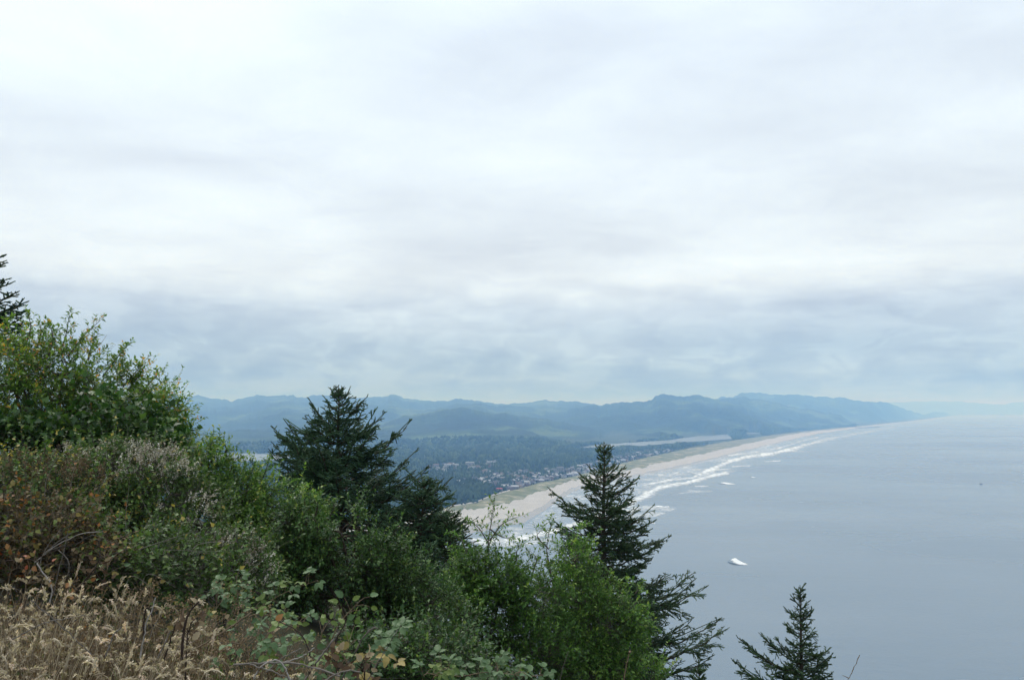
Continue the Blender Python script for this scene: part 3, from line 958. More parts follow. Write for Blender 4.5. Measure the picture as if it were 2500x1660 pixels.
HM = []
for wc, rc in [('white', 'grey'), ('white', 'pale'), ('pale grey', 'dark'), ('grey', 'grey'), ('tan', 'brown'), ('pale grey', 'pale'), ('brown', 'dark'), ('white', 'dark'), ('grey', 'pale')]:
    for (w, d, h, p) in [(11, 9, 5.4, 2.6), (15, 10, 5.8, 3.0)]:
        HM.append((wc, rc, w, house_mesh(wc, rc, w, d, h, p)))

placed = []


def place_house(px, py, hm, label, group, s=1.0, rot=None):
    wc, rc, w, me = hm
    g = ground(px, py, 8.0)
    z = float(terrain(np.array([px], float), np.array([g[1]]))[0])
    o = obj('house', me, label=label, cat='house', group=group, loc=(g[0], g[1], z - 0.2))
    o.rotation_euler = (0, 0, RNG.uniform(-1.5, 1.5) if rot is None else rot)
    o.scale = (s, s, s)
    return o


SIDE = {'white': 'white', 'pale grey': 'pale grey', 'grey': 'weathered grey', 'tan': 'tan', 'brown': 'brown'}


def scatter_houses(zone, n, group, where, weights):
    p = np.array(zone)
    cnt = 0; tries = 0
    while cnt < n and tries < 6000:
        tries += 1
        x = RNG.uniform(p[:, 0].min(), p[:, 0].max()); y = RNG.uniform(p[:, 1].min(), p[:, 1].max())
        if not in_poly(np.array([x]), np.array([y]), zone)[0]:
            continue
        if y > interp(T_PTS, x) - 0.8:
            continue
        if any(abs(x - a) < 4.2 and abs(y - b) < 1.5 for a, b in placed[-400:]):
            continue
        placed.append((x, y))
        hm = HM[RNG.choice(len(HM), p=np.array(weights) / np.sum(weights))]
        wc, rc, w, _ = hm
        place_house(x, y, hm, f'{"long" if w > 12 else "small"} {SIDE[wc]} house with {rc} roof {where}', group, RNG.uniform(0.75, 1.15))
        cnt += 1


WT = [2, 1, 1, 1, 3, 2, 3, 3, 2, 1, 2, 2, 3, 2, 2, 1, 3, 2]
scatter_houses([(1240, 1196), (1281, 1188), (1330, 1174), (1373, 1167), (1408, 1158), (1400, 1148), (1330, 1160), (1262, 1178), (1225, 1190)], 62, 'houses along the front of the dunes', 'in the row behind the dune grass', WT)
scatter_houses([(1130, 1160), (1200, 1150), (1262, 1154), (1330, 1148), (1385, 1148), (1330, 1162), (1262, 1178), (1200, 1188), (1150, 1172)], 52, 'houses among the town trees', 'among trees in the middle of town', WT)
scatter_houses([(1384, 1148), (1440, 1130), (1500, 1116), (1530, 1112), (1540, 1125), (1497, 1135), (1457, 1146), (1408, 1159)], 70, 'houses seen behind the spruce top', 'beyond the large beach hotel', WT)
scatter_houses([(1530, 1112), (1580, 1102), (1640, 1099), (1655, 1098), (1590, 1113), (1540, 1124)], 40, 'houses at the far end of town', 'at the far end of town by the dunes', WT)
scatter_houses([(1040, 1142), (1120, 1134), (1170, 1130), (1215, 1128), (1215, 1142), (1120, 1148), (1045, 1152)], 26, 'houses at the back of town', 'at the back of town against dark forest', [5, 4, 1, 1, 1, 1, 1, 1, 4, 3, 1, 1, 3, 2, 1, 1, 1, 1])
scatter_houses([(1100, 1178), (1140, 1168), (1150, 1178), (1125, 1190)], 7, 'houses on the wooded rise', 'on the wooded rise above the near dunes', WT)


def building(name, label, px, py, blocks, wall, roof, cat='building', z=7.0):
    """larger buildings: blocks (x0,x1,depth,height), each with walls, a low roof and rows of windows"""
    g = ground(px, py, 8.0)
    z = float(terrain(np.array([px], float), np.array([g[1]]))[0])
    root = obj(name, None, label=label, cat=cat, loc=(g[0], g[1], z - 0.3))
    for (x0, x1, y0, y1, h) in blocks:
        v = np.array([(a, b, c) for c in (0, h) for b in (y0, y1) for a in (x0, x1)], float)
        fw = np.array([(0, 1, 5, 4), (1, 3, 7, 5), (3, 2, 6, 7), (2, 0, 4, 6)])
        obj('wall', mesh('wall', v, [fw], WALLS[wall]), root)
        e = 0.6; ym = (y0 + y1) / 2
        rv = np.array([(x0 - e, y0 - e, h + .02), (x1 + e, y0 - e, h + .02), (x1 + e, y1 + e, h + .02), (x0 - e, y1 + e, h + .02), (x0 + 2, ym, h + 2.2), (x1 - 2, ym, h + 2.2)])
        obj('roof', mesh('roof', rv, [np.array([(0, 1, 5, 4), (2, 3, 4, 5), (3, 2, 1, 0)]), np.array([(1, 2, 5), (3, 0, 4)])], ROOFS[roof]), root)
        wm = mesh('window', [(-1, 0, 0), (1, 0, 0), (1, 0, 1.5), (-1, 0, 1.5)], [[(0, 1, 2, 3)]], GLASS)
        for fl in range(int((h - 0.8) // 3)):
            for wx in np.arange(x0 + 2.5, x1 - 1.5, 4.5):
                obj('window', wm, root, loc=(wx, y0 - 0.06, 1.0 + 3 * fl))
    return root


building('hotel', 'tall pale block of the hotel standing above the beach houses', 1368, 1152, [(-10, 10, -7, 7, 14), (-24, -10.1, -6, 6, 9), (10.1, 26, -6, 6, 9)], 'pale grey', 'grey', 'hotel')
building('long_building', 'long low white building at the back of town', 1094, 1139, [(-12, 32, -9, 9, 6.5)], 'white', 'pale')
building('long_building', 'second white low building beside the long one at the back of town', 1056, 1139, [(-20, 18, -8, 8, 5)], 'white', 'pale')
building('pale_building', 'square pale building among trees near the back of town', 1147, 1138, [(-14, 14, -9, 9, 9)], 'pale grey', 'pale')
building('pale_building', 'small bright building against the forest edge at the back of town', 1195, 1133, [(-9, 9, -7, 7, 8)], 'white', 'pale')
building('red_roofed_building', 'low building with a red roof beside the near dunes', 1219, 1196, [(-7, 7, -5, 5, 4.5)], 'tan', 'red')
building('beach_building', 'white flat building at the edge of the dunes below the spruce', 1405, 1159, [(-9, 9, -5, 5, 4.5)], 'white', 'pale')
building('shore_building', 'white building on the far bank of the river', 1637, 1066.5, [(-16, 18, -8, 8, 9)], 'white', 'pale')
building('shore_building', 'tiny white building at the foot of the right hill', 1926, 1036, [(-14, 14, -8, 8, 9)], 'white', 'pale')
building('shore_building', 'pale strip of building by the far beach under the hills', 1986, 1032.5, [(-26, 26, -8, 8, 9)], 'white', 'pale')
building('shore_building', 'pale building on the far shore near the jetty', 2096, 1035, [(-26, 26, -8, 8, 10)], 'white', 'pale')

# parked car at the end of the beach track


def car(px, py, label, colr):
    g = ground(px, py, 6.5)
    root = obj('parked_car', None, label=label, cat='car', loc=(g[0], g[1], 6.6))
    b = np.array([(-2.2, .35), (2.2, .35), (2.25, .8), (1.2, .95), (.7, 1.45), (-1.2, 1.5), (-2.1, .95)])
    v = np.concatenate([np.c_[b[:, 0], np.full(7, -.9), b[:, 1]], np.c_[b[:, 0], np.full(7, .9), b[:, 1]]])
    q = np.array([(i, (i + 1) % 7, (i + 1) % 7 + 7, i + 7) for i in range(7)])
    me = bpy.data.meshes.new('body')
    me.from_pydata([tuple(map(float, a)) for a in v], [], [tuple(map(int, a)) for a in q] + [tuple(range(6, -1, -1)), tuple(range(7, 14))])
    me.materials.append(colr)
    obj('body', me, root)
    for sx in (-1.35, 1.35):
        for sy in (-.9, .9):
            a = np.arange(10) / 10 * 6.2832
            vv = np.concatenate([np.c_[np.cos(a) * .34, np.full(10, -.1), np.sin(a) * .34], np.c_[np.cos(a) * .34, np.full(10, .1), np.sin(a) * .34]])
            mw = bpy.data.meshes.new('wheel')
            mw.from_pydata([tuple(map(float, k)) for k in vv], [], [(i, (i + 1) % 10, (i + 1) % 10 + 10, i + 10) for i in range(10)] + [tuple(range(10)), tuple(range(19, 9, -1))])
            mw.materials.append(GLASS)
            obj('wheel', mw, root, loc=(sx, sy, .34))


car(1133, 1234, 'white car parked at the near end of the beach track', WALLS['white'])
car(1215, 1206, 'white car parked on the track beside the near dunes', WALLS['white'])
# pale track between the dunes and the wooded rise
tk = np.linspace(1100, 1245, 60)
y_t = interp(T_PTS, tk)
ga = ground(tk, y_t + 0.2, 7.6); gb = ground(tk, y_t - 2.6, 8.2)
obj('track', mesh('track', np.stack([ga, gb]), [grid_faces(2, 60)], M['sand']), kind='structure')

# ------------------------------------------------------------------ people on the beach
CL = [mat_plain('dark_clothing', (0.04, 0.045, 0.06)), mat_plain('blue_clothing', (0.06, 0.10, 0.18)), mat_plain('red_clothing', (0.28, 0.06, 0.06))]


def person_mesh(stride, mat):
    """one continuous walking figure"""
    me = bpy.data.meshes.new('person')
    J = [(0, 0, .95, .14), (0, 0, 1.18, .15), (0, .01, 1.42, .17), (0, .01, 1.52, .06), (0, .03, 1.60, .09), (0, .03, 1.70, .095),
         (.09, .01, .9, .10), (.10, stride * .5, .50, .07), (.10, stride, .07, .05), (.10, stride - .14, .03, .04),
         (-.09, .01, .9, .10), (-.10, -stride * .35, .50, .07), (-.10, -stride, .09, .05), (-.10, -stride - .14, .05, .04),
         (.20, 0, 1.40, .06), (.25, -stride * .3, 1.15, .045), (.26, -stride * .3 - .1, .90, .035), (.26, -stride * .3 - .14, .80, .03),
         (-.20, 0, 1.40, .06), (-.25, stride * .3, 1.15, .045), (-.26, stride * .3 - .1, .90, .035), (-.26, stride * .3 - .14, .80, .03)]
    E = [(0, 1), (1, 2), (2, 3), (3, 4), (4, 5), (0, 6), (6, 7), (7, 8), (8, 9), (0, 10), (10, 11), (11, 12), (12, 13), (2, 14), (14, 15), (15, 16), (16, 17), (2, 18), (18, 19), (19, 20), (20, 21)]
    me.from_pydata([j[:3] for j in J], E, [])
    me.materials.append(mat)
    o = bpy.data.objects.new('person_source', me)
    COL.objects.link(o)
    md = o.modifiers.new('skin', 'SKIN')
    for i, j in enumerate(J):
        me.skin_vertices[0].data[i].radius = (j[3], j[3])
    me.skin_vertices[0].data[0].use_root = True
    dg = bpy.context.evaluated_depsgraph_get()
    out = bpy.data.meshes.new_from_object(o.evaluated_get(dg))
    out.name = 'person'
    out.materials.clear(); out.materials.append(mat)
    bpy.data.objects.remove(o)
    return out


PM = [person_mesh(.22, CL[0]), person_mesh(.05, CL[1]), person_mesh(.15, CL[2])]
for px, py, k, lab in [(1323, 1243.5, 0, 'person walking on the sand beside another, near the wet edge'), (1328, 1244.5, 1, 'person standing on the sand next to a walker in dark clothes'),
                       (1321, 1262, 0, 'lone person wading on the wet sand'), (1286, 1277, 1, 'person at the corner of the sand spit'), (1291, 1275, 2, 'person in red at the corner of the sand spit'),
                       (1255, 1292, 0, 'person standing in shallow water below the sand spit'), (1241, 1299, 2, 'person nearest the headland at the water edge'),
                       (1548, 1161.5, 0, 'dark tiny person on the wide sand beyond the spruce'), (1563, 1172, 1, 'tiny person at the water edge beyond the spruce')]:
    g = ground(px, py, 0.9)
    rW_, rD_, _ = shoreline(np.array([float(px)]))
    zb = np.interp(g[1], [rW_[0] - 40, rW_[0], rD_[0]], [-0.4, 0.1, 3.0])
    o = obj('person', PM[k], label=lab, cat='person', group='people on the beach', loc=(g[0], g[1], zb))
    o.rotation_euler = (0, 0, RNG.uniform(0, 6.28))

# ------------------------------------------------------------------ boat, jetty, sea stack
HULL = mat_plain('dark_hull', (0.05, 0.055, 0.06)); CAB = mat_plain('boat_cabin', (0.16, 0.16, 0.17))


def boat():
    g = ground(2395, 1182, 0)
    root = obj('fishing_boat', None, label='small dark fishing boat alone on the open sea', cat='boat', loc=g)
    st = [(-3.2, 1.15, .2), (-1.5, 1.35, .0), (.8, 1.3, -.05), (2.3, .8, .1), (3.4, .05, .5)]
    V = []
    for x, w, zb in st:
        V += [(x, -w, 1.0 + .12 * max(0, x)), (x, -w * .55, zb - .3), (x, w * .55, zb - .3), (x, w, 1.0 + .12 * max(0, x))]
    Fq = []
    for i in range(len(st) - 1):
        for j in range(3):
            Fq.append((i * 4 + j, i * 4 + j + 1, i * 4 + j + 5, i * 4 + j + 4))
        Fq.append((i * 4, i * 4 + 4, i * 4 + 7, i * 4 + 3))
    Fq.append((0, 3, 2, 1))
    obj('hull', mesh('hull', V, [np.array(Fq)], HULL), root)
    v = np.array([(a, b, c) for c in (.9, 2.5) for b in (-.8, .8) for a in (-.8, 1.0 - (c > 1) * .3)], float)
    obj('cabin', mesh('cabin', v, [np.array([(0, 1, 5, 4), (1, 3, 7, 5), (3, 2, 6, 7), (2, 0, 4, 6), (4, 5, 7, 6)])], CAB), root)
    p, q = tubes(np.array([[(-1.2, 0, 1.0), (-1.2, 0, 2.6), (-1.25, 0, 4.2)]]), .07, 5)
    obj('mast', mesh('mast', p, [q], HULL), root)


boat()


def jetty():
    a = ground(2088, 1044.6, 0); b = ground(2146, 1043.2, 0)
    n, k = 60, 7
    t = np.linspace(0, 1, n)
    d = unit(b - a); nrm = np.array([-d[1], d[0], 0])
    prof = np.array([(-11, -1), (-8, 2), (-4, 4.5), (0, 5.5), (4, 4.5), (8, 2), (11, -1)])
    V = np.zeros((n, k, 3))
    for i in range(k):
        j = RNG.normal(0, .7, (n, 2))
        V[:, i] = a + (b - a) * t[:, None] + nrm * (prof[i, 0] + j[:, :1])
        V[:, i, 2] = prof[i, 1] + j[:, 1] * (i not in (0, k - 1))
    o = a.copy()
    obj('jetty', mesh('jetty', V - o, [grid_faces(n, k)], mat_plain('dark_rock', (0.06, 0.06, 0.058), 0.9, 0.2, 0.3, 0.2)), label='long dark rubble jetty running out from the far beach', cat='jetty', loc=o)


jetty()


def sea_stack(px, py, w, h, label, seed):
    g = ground(px, py, 0)
    n, m_ = 40, 24
    a = np.linspace(-1, 1, n)[None] + np.zeros((m_, 1)); b = np.linspace(-1, 1, m_)[:, None] + np.zeros((1, n))
    r = np.hypot(a * 1.0, b)
    ht = h * np.clip(1 - (r / 0.9) ** 2.2, -.1, 1) * (0.35 + 0.9 * fbm(a * 3 + seed, b * 3, seed, 4)) * np.where(a > 0, np.exp(-1.6 * a), 1)
    V = np.stack([a * w / 2, b * w / 2, ht - 1], -1)
    obj('sea_stack', mesh('sea_stack', V, [grid_faces(m_, n)], mat_plain('stack_rock', (0.09, 0.085, 0.08), 0.9, 0.2, 0.3, 0.02)), label=label, cat='rock', loc=g)


sea_stack(2445, 1014.6, 170, 95, 'tiny hazy sea stack rising from the water near the horizon', 5)

# ------------------------------------------------------------------ the hillside the viewer stands on
def gz(x, y):
    x = np.asarray(x, float); y = np.asarray(y, float)
    s_ = 0.8 * x + 0.45 * y
    sp = np.log1p(np.exp(np.clip((s_ - 1.6) * 1.6, -30, 30))) / 1.6
    sp = np.where(s_ > 18, s_ - 1.6, sp)
    h = -1.66 - 0.03 * np.maximum(y, 0) - 0.6 * sp
    r = np.hypot(x, y)
    front = smooth(-0.35, 0.1, (y + 0.6 * x) / np.maximum(r, 1))
    h = h - front * 0.0016 * np.maximum(0, r - 40) ** 2
    h = h + 0.10 * (fbm(x / 1.3, y / 1.3, 81, 3) - 0.5) + 0.6 * (fbm(x / 14, y / 14, 83, 3) - 0.5) * smooth(8, 30, r)
    return np.maximum(EYE + h, -6.0)


nr_, na_ = 90, 180
rad = np.geomspace(0.4, 1000, nr_)
ang = np.linspace(0, 2 * math.pi, na_)
X = rad[:, None] * np.cos(ang)[None]; Y = rad[:, None] * np.sin(ang)[None]
obj('hillside', mesh('hillside', np.stack([X, Y, gz(X, Y)], -1), [grid_faces(nr_, na_)[:, ::-1]], M['headland'], smooth_=True), kind='structure')

# ------------------------------------------------------------------ haze
hz0, hz1 = np.array([-30500, -4500, -7.5]), np.array([38500, 46000, 590.0])
v = np.array([(a, b, c) for c in (hz0[2], hz1[2]) for b in (hz0[1], hz1[1]) for a in (hz0[0], hz1[0])])
hm, N, L, out = new_mat('haze')
vol = N.new('ShaderNodeVolumePrincipled')
vol.inputs['Color'].default_value = (0.25, 0.51, 1.0, 1)
vol.inputs['Absorption Color'].default_value = (1, 1, 1, 1)
vol.inputs['Density'].default_value = 1.62e-4
vol.inputs['Density Attribute'].default_value = ''
vol.inputs['Anisotropy'].default_value = 0.1
L.new(vol.outputs[0], out.inputs['Volume'])
obj('haze', mesh('haze', v, [np.array([(0, 2, 3, 1), (4, 5, 7, 6), (0, 1, 5, 4), (1, 3, 7, 5), (3, 2, 6, 7), (2, 0, 4, 6)])], hm), kind='stuff', label='thin bluish haze over the coast', cat='haze')

# ------------------------------------------------------------------ shrubs
PX = lambda Y: Y / F                                  # metres per photograph pixel at that distance


class Shrub:
    def __init__(s, name, label, Y, base_px, leaf, mat, bark='greybark', cat='shrub', group=None):
        s.Y, s.leaf, s.mat, s.bark = Y, leaf, mat, bark
        b = at(base_px, HOR, Y)
        s.base = np.array([b[0], Y, float(gz(b[0], Y)) - 0.05])
        s.root = obj(name, None, label=label, cat=cat, group=group, loc=s.base)
        s.fol = Buf(); s.wood = Buf(); s.flo = Buf()

    def lobe(s, px, py, rx, ry, n, dY=0.0, deep=1.0, twig=(0.16, 0.36), per=11, shell=0.45, gap=0.40, up=0.45, tint=0.0, seed=0):
        k = PX(s.Y)
        c = at(px, py, s.Y + dY)
        R = np.array([rx * k, deep * (rx + ry) / 2 * k, ry * k])
        m_ = int(n * 2.1)
        d = rand_unit(m_)
        rad = (RNG.random(m_) * (1 - shell) + shell) ** (1 / 1.6)
        p = c + d * rad[:, None] * R
        # leave gaps and clumps
        cl = fbm(p[:, 0] * 1.9 + 5 * seed, p[:, 2] * 2.1 + p[:, 1] * 1.5, 101 + seed, 3)
        p = p[(cl > gap) & (p[:, 2] > gz(p[:, 0], p[:, 1]) + 0.05)][:n]
        d = unit((p - c) / R)
        s.twigs(p, unit(d * 0.7 + np.array([0, 0, up]) + rand_unit(len(p)) * 0.55), twig, per, tint)
        nk = max(4, n // 22)
        sel = p[(d[:, 2] > -0.1)] if len(p) else p
        if len(sel) > nk:
            q_ = sel[RNG.choice(len(sel), nk, replace=False)]
            s.twigs(q_, unit(unit((q_ - c) / R) * 0.6 + np.array([0, 0, 0.7]) + rand_unit(nk) * 0.35), (0.32, 0.55), per + 6, tint + 0.06)
        nb = max(2, n // 70)
        if len(sel) > nb:
            q_ = sel[RNG.choice(len(sel), nb, replace=False)]; dd = unit(unit((q_ - c) / R) * 0.8 + rand_unit(nb) * 0.5 + np.array([0, 0, 0.2])); l_ = RNG.uniform(0.3, 0.6, (nb, 1))
            v, f = tubes(np.stack([q_, q_ + dd * l_ * 0.5 + rand_unit(nb) * 0.04, q_ + dd * l_], 1), np.array([[.0035, .0025, .0012]]), 3)
            s.wood.add(v, f)
        # limbs
        nodes = c + rand_unit(9) * R * 0.45
        q = bez(np.broadcast_to(s.base, (1, 3)), (s.base * 0.55 + c * 0.45 + np.array([0, 0, 0.25 * (c - s.base)[2]]))[None], c[None], 9)
        v, f = tubes(q, np.linspace(0.03, 0.014, 9)[None] * min(1.3, 0.4 + R[0]), 6)
        s.wood.add(v, f)
        v, f = tubes(bez(np.broadcast_to(c, nodes.shape), (c + nodes) / 2 + rand_unit(9) * 0.08, nodes, 6), np.linspace(0.012, 0.006, 6)[None], 4)
        s.wood.add(v, f)
        if len(p):
            m2 = min(len(p), max(12, n // 5))
            t = p[RNG.choice(len(p), m2, replace=False)]
            src = nodes[np.argmin(np.linalg.norm(t[:, None] - nodes[None], axis=-1), 1)]
            v, f = tubes(bez(src, (src + t) / 2 + rand_unit(m2) * 0.07, t, 5), np.linspace(0.006, 0.003, 5)[None], 3)
            s.wood.add(v, f)

    def twigs(s, p, d, twig, per, tint=0.0):
        n = len(p)
        if n == 0: return
        ln = RNG.uniform(*twig, n)[:, None]
        e = p + d * ln + np.array([0, 0, -0.05]) * ln
        mid = p + d * ln * 0.5 + rand_unit(n) * 0.06 * ln
        path = np.stack([p, mid, e], 1)
        v, f = tubes(path, np.linspace(0.0022, 0.0009, 3)[None], 3)
        s.wood.add(v, f)
        L0, W0 = s.leaf
        tt = (np.arange(per)[None] + RNG.random((n, per))) / per
        tt = 0.12 + 0.88 * tt
        P = p[:, None] * ((1 - tt) ** 2)[..., None] + 2 * mid[:, None] * (tt * (1 - tt))[..., None] + e[:, None] * (tt ** 2)[..., None]
        D0 = np.broadcast_to(d[:, None], P.shape)
        sd_ = rand_unit(n * per).reshape(n, per, 3)
        sd_ = unit(sd_ - D0 * np.sum(sd_ * D0, -1, keepdims=True))
        D = unit(D0 * (0.35 + 0.7 * tt[..., None]) + sd_ * 0.9 + np.array([0, 0, -0.12]))
        Nn = unit(np.array([0, 0, 1.0]) + rand_unit(n * per).reshape(n, per, 3) * 0.75)
        q = RNG.uniform(0.5, 1.3, (n, per))
        v, f = leaves(P.reshape(-1, 3), D.reshape(-1, 3), Nn.reshape(-1, 3), (L0 * q).ravel(), (W0 * q).ravel())
        ti = np.clip(RNG.beta(2.2, 2.6, (n, per)) + RNG.normal(0, 0.17, (n, 1)) + tint + 0.22 * (tt - 0.5), 0, 1)
        s.fol.add(v, f, np.repeat(ti.ravel(), 5))

    def shoot(s, pts, n=14, dY=0.0, side=(0.10, 0.24), per=7, rad=0.010, tint=0.08, spread=0.8):
        """a long leafy shoot standing out of the crown"""
        p3 = at(np.array([q[0] for q in pts]), np.array([q[1] for q in pts]), s.Y + dY)
        path = spline(p3, 14)
        v, f = tubes(path[None], np.linspace(rad, 0.0025, 14)[None], 5)
        s.wood.add(v, f)
        t = np.linspace(0.08, 1.0, n)
        i = np.clip((t * 13), 0, 12.999); k = i.astype(int)
        p = path[k] * (1 - (i - k))[:, None] + path[k + 1] * (i - k)[:, None]
        ax = unit(np.gradient(path, axis=0))[k]
        d = unit(ax * 0.75 + rand_unit(n) * spread + np.array([0, 0, 0.1]))
        d[-1] = ax[-1]
        ta = (1.15 - 0.75 * t)[:, None]
        ln = RNG.uniform(*side, n)
        for j in range(0, n, 1):
            pass
        s.twigs(p, d, (side[0], side[1]), per, tint)

    def bare(s, pts, rad=0.004, dY=0.0):
        p3 = at(np.array([q[0] for q in pts]), np.array([q[1] for q in pts]), s.Y + dY)
        path = spline(p3, 12)
        v, f = tubes(path[None], np.linspace(rad, rad * 0.35, 12)[None], 4)
        s.wood.add(v, f)

    def panicles(s, px, py, rx, ry, n, dY=0.0, size=0.13, bits=34, deep=0.8, tint=0.0):
        """plumes of small dried flowers on the outside of the crown"""
        k = PX(s.Y)
        c = at(px, py, s.Y + dY)
        R = np.array([rx * k, deep * (rx + ry) / 2 * k, ry * k])
        d = rand_unit(n); d[:, 1] = -np.abs(d[:, 1]) * 0.8
        d[:, 2] = np.abs(d[:, 2]) * RNG.choice([1, 1, -0.5], n)
        p = c + unit(d) * R * RNG.uniform(0.8, 1.08, (n, 1))
        ax = unit(unit(d) * 0.5 + np.array([0, 0, 0.8]) + rand_unit(n) * 0.45)
        L0 = size * RNG.uniform(0.6, 1.3, n)
        v, f = tubes(np.stack([p - ax * L0[:, None] * 0.8, p, p + ax * L0[:, None]], 1), np.array([[.002, .0016, .001]]), 3)
        s.wood.add(v, f)
        t = RNG.random((n, bits))
        off = rand_unit(n * bits).reshape(n, bits, 3)
        P = p[:, None] + ax[:, None] * (t * L0[:, None])[..., None] + off * ((1.05 - t) * 0.34 * L0[:, None])[..., None]
        D = rand_unit(n * bits); S = unit(np.cross(D, rand_unit(n * bits)))
        q = RNG.uniform(0.009, 0.021, n * bits)
        v, f = flakes(P.reshape(-1, 3), D, S, q, q * 0.8)
        ti = np.clip(RNG.beta(2, 2, (n, bits)) + RNG.normal(0, 0.15, (n, 1)) + tint, 0, 1)
        s.flo.add(v, f, np.repeat(ti.ravel(), 4))

    def done(s, flower_mat='flower'):
        obj('trunk', s.wood.mesh('trunk', M[s.bark], s.base, True), s.root)
        if s.fol.n:
            obj('crown', s.fol.mesh('crown', M[s.mat], s.base), s.root, kind='stuff')
        if s.flo.n:
            obj('flower_heads', s.flo.mesh('flower_heads', M[flower_mat], s.base), s.root, kind='stuff')


# tall broadleaf at the left
s_ = Shrub('tall_shrub', 'tall olive green shrub rising against the sky at the left edge', 10.0, 130, (0.055, 0.024), 'leaf_olive', cat='shrub')
for a in [(30, 935, 100, 85, 300), (150, 915, 85, 70, 230), (120, 1010, 130, 95, 420), (262, 965, 70, 70, 240), (320, 1010, 60, 62, 180), (215, 1070, 130, 90, 330), (60, 1080, 110, 85, 300),
          (-70, 980, 100, 110, 200), (310, 1090, 85, 75, 220), (40, 868, 50, 35, 80)]:
    s_.lobe(*a, per=12, gap=0.42, seed=1)
for pts in [[(140, 880), (160, 820), (170, 768)], [(165, 870), (205, 820), (245, 782)], [(120, 870), (128, 820), (118, 790)], [(250, 920), (285, 875), (308, 846)], [(300, 945), (330, 910), (348, 888)],
            [(335, 980), (365, 935), (392, 908)], [(60, 850), (75, 800), (70, 775)], [(20, 850), (10, 810), (25, 785)], [(215, 880), (222, 850), (232, 826)], [(90, 850), (100, 815), (98, 792)]]:
    s_.shoot(pts, n=16, side=(0.07, 0.17), per=8)
for pts in [[(330, 1000), (380, 940), (447, 932)], [(345, 985), (385, 945), (412, 912)], [(200, 870), (222, 835), (228, 808)], [(215, 870), (245, 840), (262, 816)], [(330, 930), (348, 900), (349, 880)], [(300, 930), (335, 890), (355, 888)]]:
    s_.bare(pts, 0.004)
s_.done()

s_ = Shrub('small_tree', 'olive green leafy tree leaning out beside the tall left shrub', 10.4, 380, (0.052, 0.024), 'leaf_olive')
for a in [(400, 1010, 42, 42, 130), (415, 1055, 38, 38, 110), (375, 1070, 55, 60, 170), (390, 1130, 60, 60, 180)]:
    s_.lobe(*a, per=11, gap=0.42, seed=2)
for pts in [[(390, 1030), (398, 990), (394, 968)], [(415, 1050), (440, 1030), (452, 1045)], [(405, 1020), (425, 1000), (432, 990)]]:
    s_.shoot(pts, n=14, side=(0.07, 0.15))
s_.done()

# dark leafy mass under the tall shrub
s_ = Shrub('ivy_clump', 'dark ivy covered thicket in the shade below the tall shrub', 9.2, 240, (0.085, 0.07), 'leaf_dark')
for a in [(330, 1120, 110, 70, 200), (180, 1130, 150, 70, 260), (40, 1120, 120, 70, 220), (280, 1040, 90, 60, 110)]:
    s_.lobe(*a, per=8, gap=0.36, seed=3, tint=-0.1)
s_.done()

# yellow-green bush in the middle
s_ = Shrub('green_bush', 'glossy mid green bush between the cream flowers and the broad spruce', 11.0, 600, (0.056, 0.025), 'leaf_mid', 'bark')
for a in [(505, 1130, 42, 32, 150), (470, 1165, 70, 55, 200), (590, 1222, 100, 52, 400), (690, 1262, 80, 52, 310), (540, 1265, 130, 90, 480), (660, 1330, 130, 85, 460), (560, 1380, 120, 70, 300)]:
    s_.lobe(*a, per=12, gap=0.43, seed=4)
for pts in [[(510, 1110), (515, 1085), (518, 1066)], [(545, 1120), (552, 1095), (540, 1074)], [(560, 1160), (570, 1130), (580, 1115)], [(640, 1170), (650, 1145), (655, 1128)], [(700, 1220), (715, 1195), (728, 1180)], [(610, 1165), (618, 1140), (612, 1122)],
            [(480, 1130), (478, 1105), (470, 1090)]]:
    s_.shoot(pts, n=12, side=(0.07, 0.16))
s_.done()

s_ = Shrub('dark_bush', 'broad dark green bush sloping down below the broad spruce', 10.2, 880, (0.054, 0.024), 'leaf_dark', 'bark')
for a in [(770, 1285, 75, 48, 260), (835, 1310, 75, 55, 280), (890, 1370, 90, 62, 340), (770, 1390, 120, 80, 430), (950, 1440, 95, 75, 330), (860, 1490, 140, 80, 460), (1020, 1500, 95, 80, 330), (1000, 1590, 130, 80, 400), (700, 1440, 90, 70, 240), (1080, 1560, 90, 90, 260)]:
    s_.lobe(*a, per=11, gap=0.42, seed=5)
for pts in [[(800, 1270), (815, 1240), (812, 1225)], [(850, 1290), (870, 1262), (882, 1258)], [(890, 1320), (900, 1300), (915, 1296)], [(970, 1390), (985, 1365), (990, 1352)], [(770, 1260), (775, 1235), (768, 1222)]]:
    s_.shoot(pts, n=12, side=(0.06, 0.15))
s_.done()

s_ = Shrub('low_bush', 'low dark bush filling the bottom edge between the brambles', 6.6, 990, (0.042, 0.022), 'leaf_dark')
for a in [(960, 1640, 80, 50, 240), (1050, 1640, 80, 60, 240), (900, 1620, 70, 50, 160), (1130, 1680, 110, 50, 200)]:
    s_.lobe(*a, per=11, gap=0.30, seed=14)
s_.done()

# cream-flowered bushes
s_ = Shrub('flowering_bush', 'dull green bush topped with dried cream flower plumes under the tall shrub', 8.2, 310, (0.040, 0.026), 'leaf_greybush')
for a in [(330, 1160, 130, 60, 330), (240, 1200, 150, 75, 360), (400, 1230, 130, 80, 360), (300, 1290, 170, 80, 360), (450, 1320, 110, 80, 260)]:
    s_.lobe(*a, per=11, gap=0.38, seed=6, twig=(0.12, 0.28))
for a in [(300, 1145, 120, 50, 105), (390, 1155, 90, 45, 80), (250, 1200, 130, 60, 45), (430, 1240, 90, 60, 30), (210, 1140, 80, 50, 30)]:
    s_.panicles(*a, tint=0.28)
s_.done()

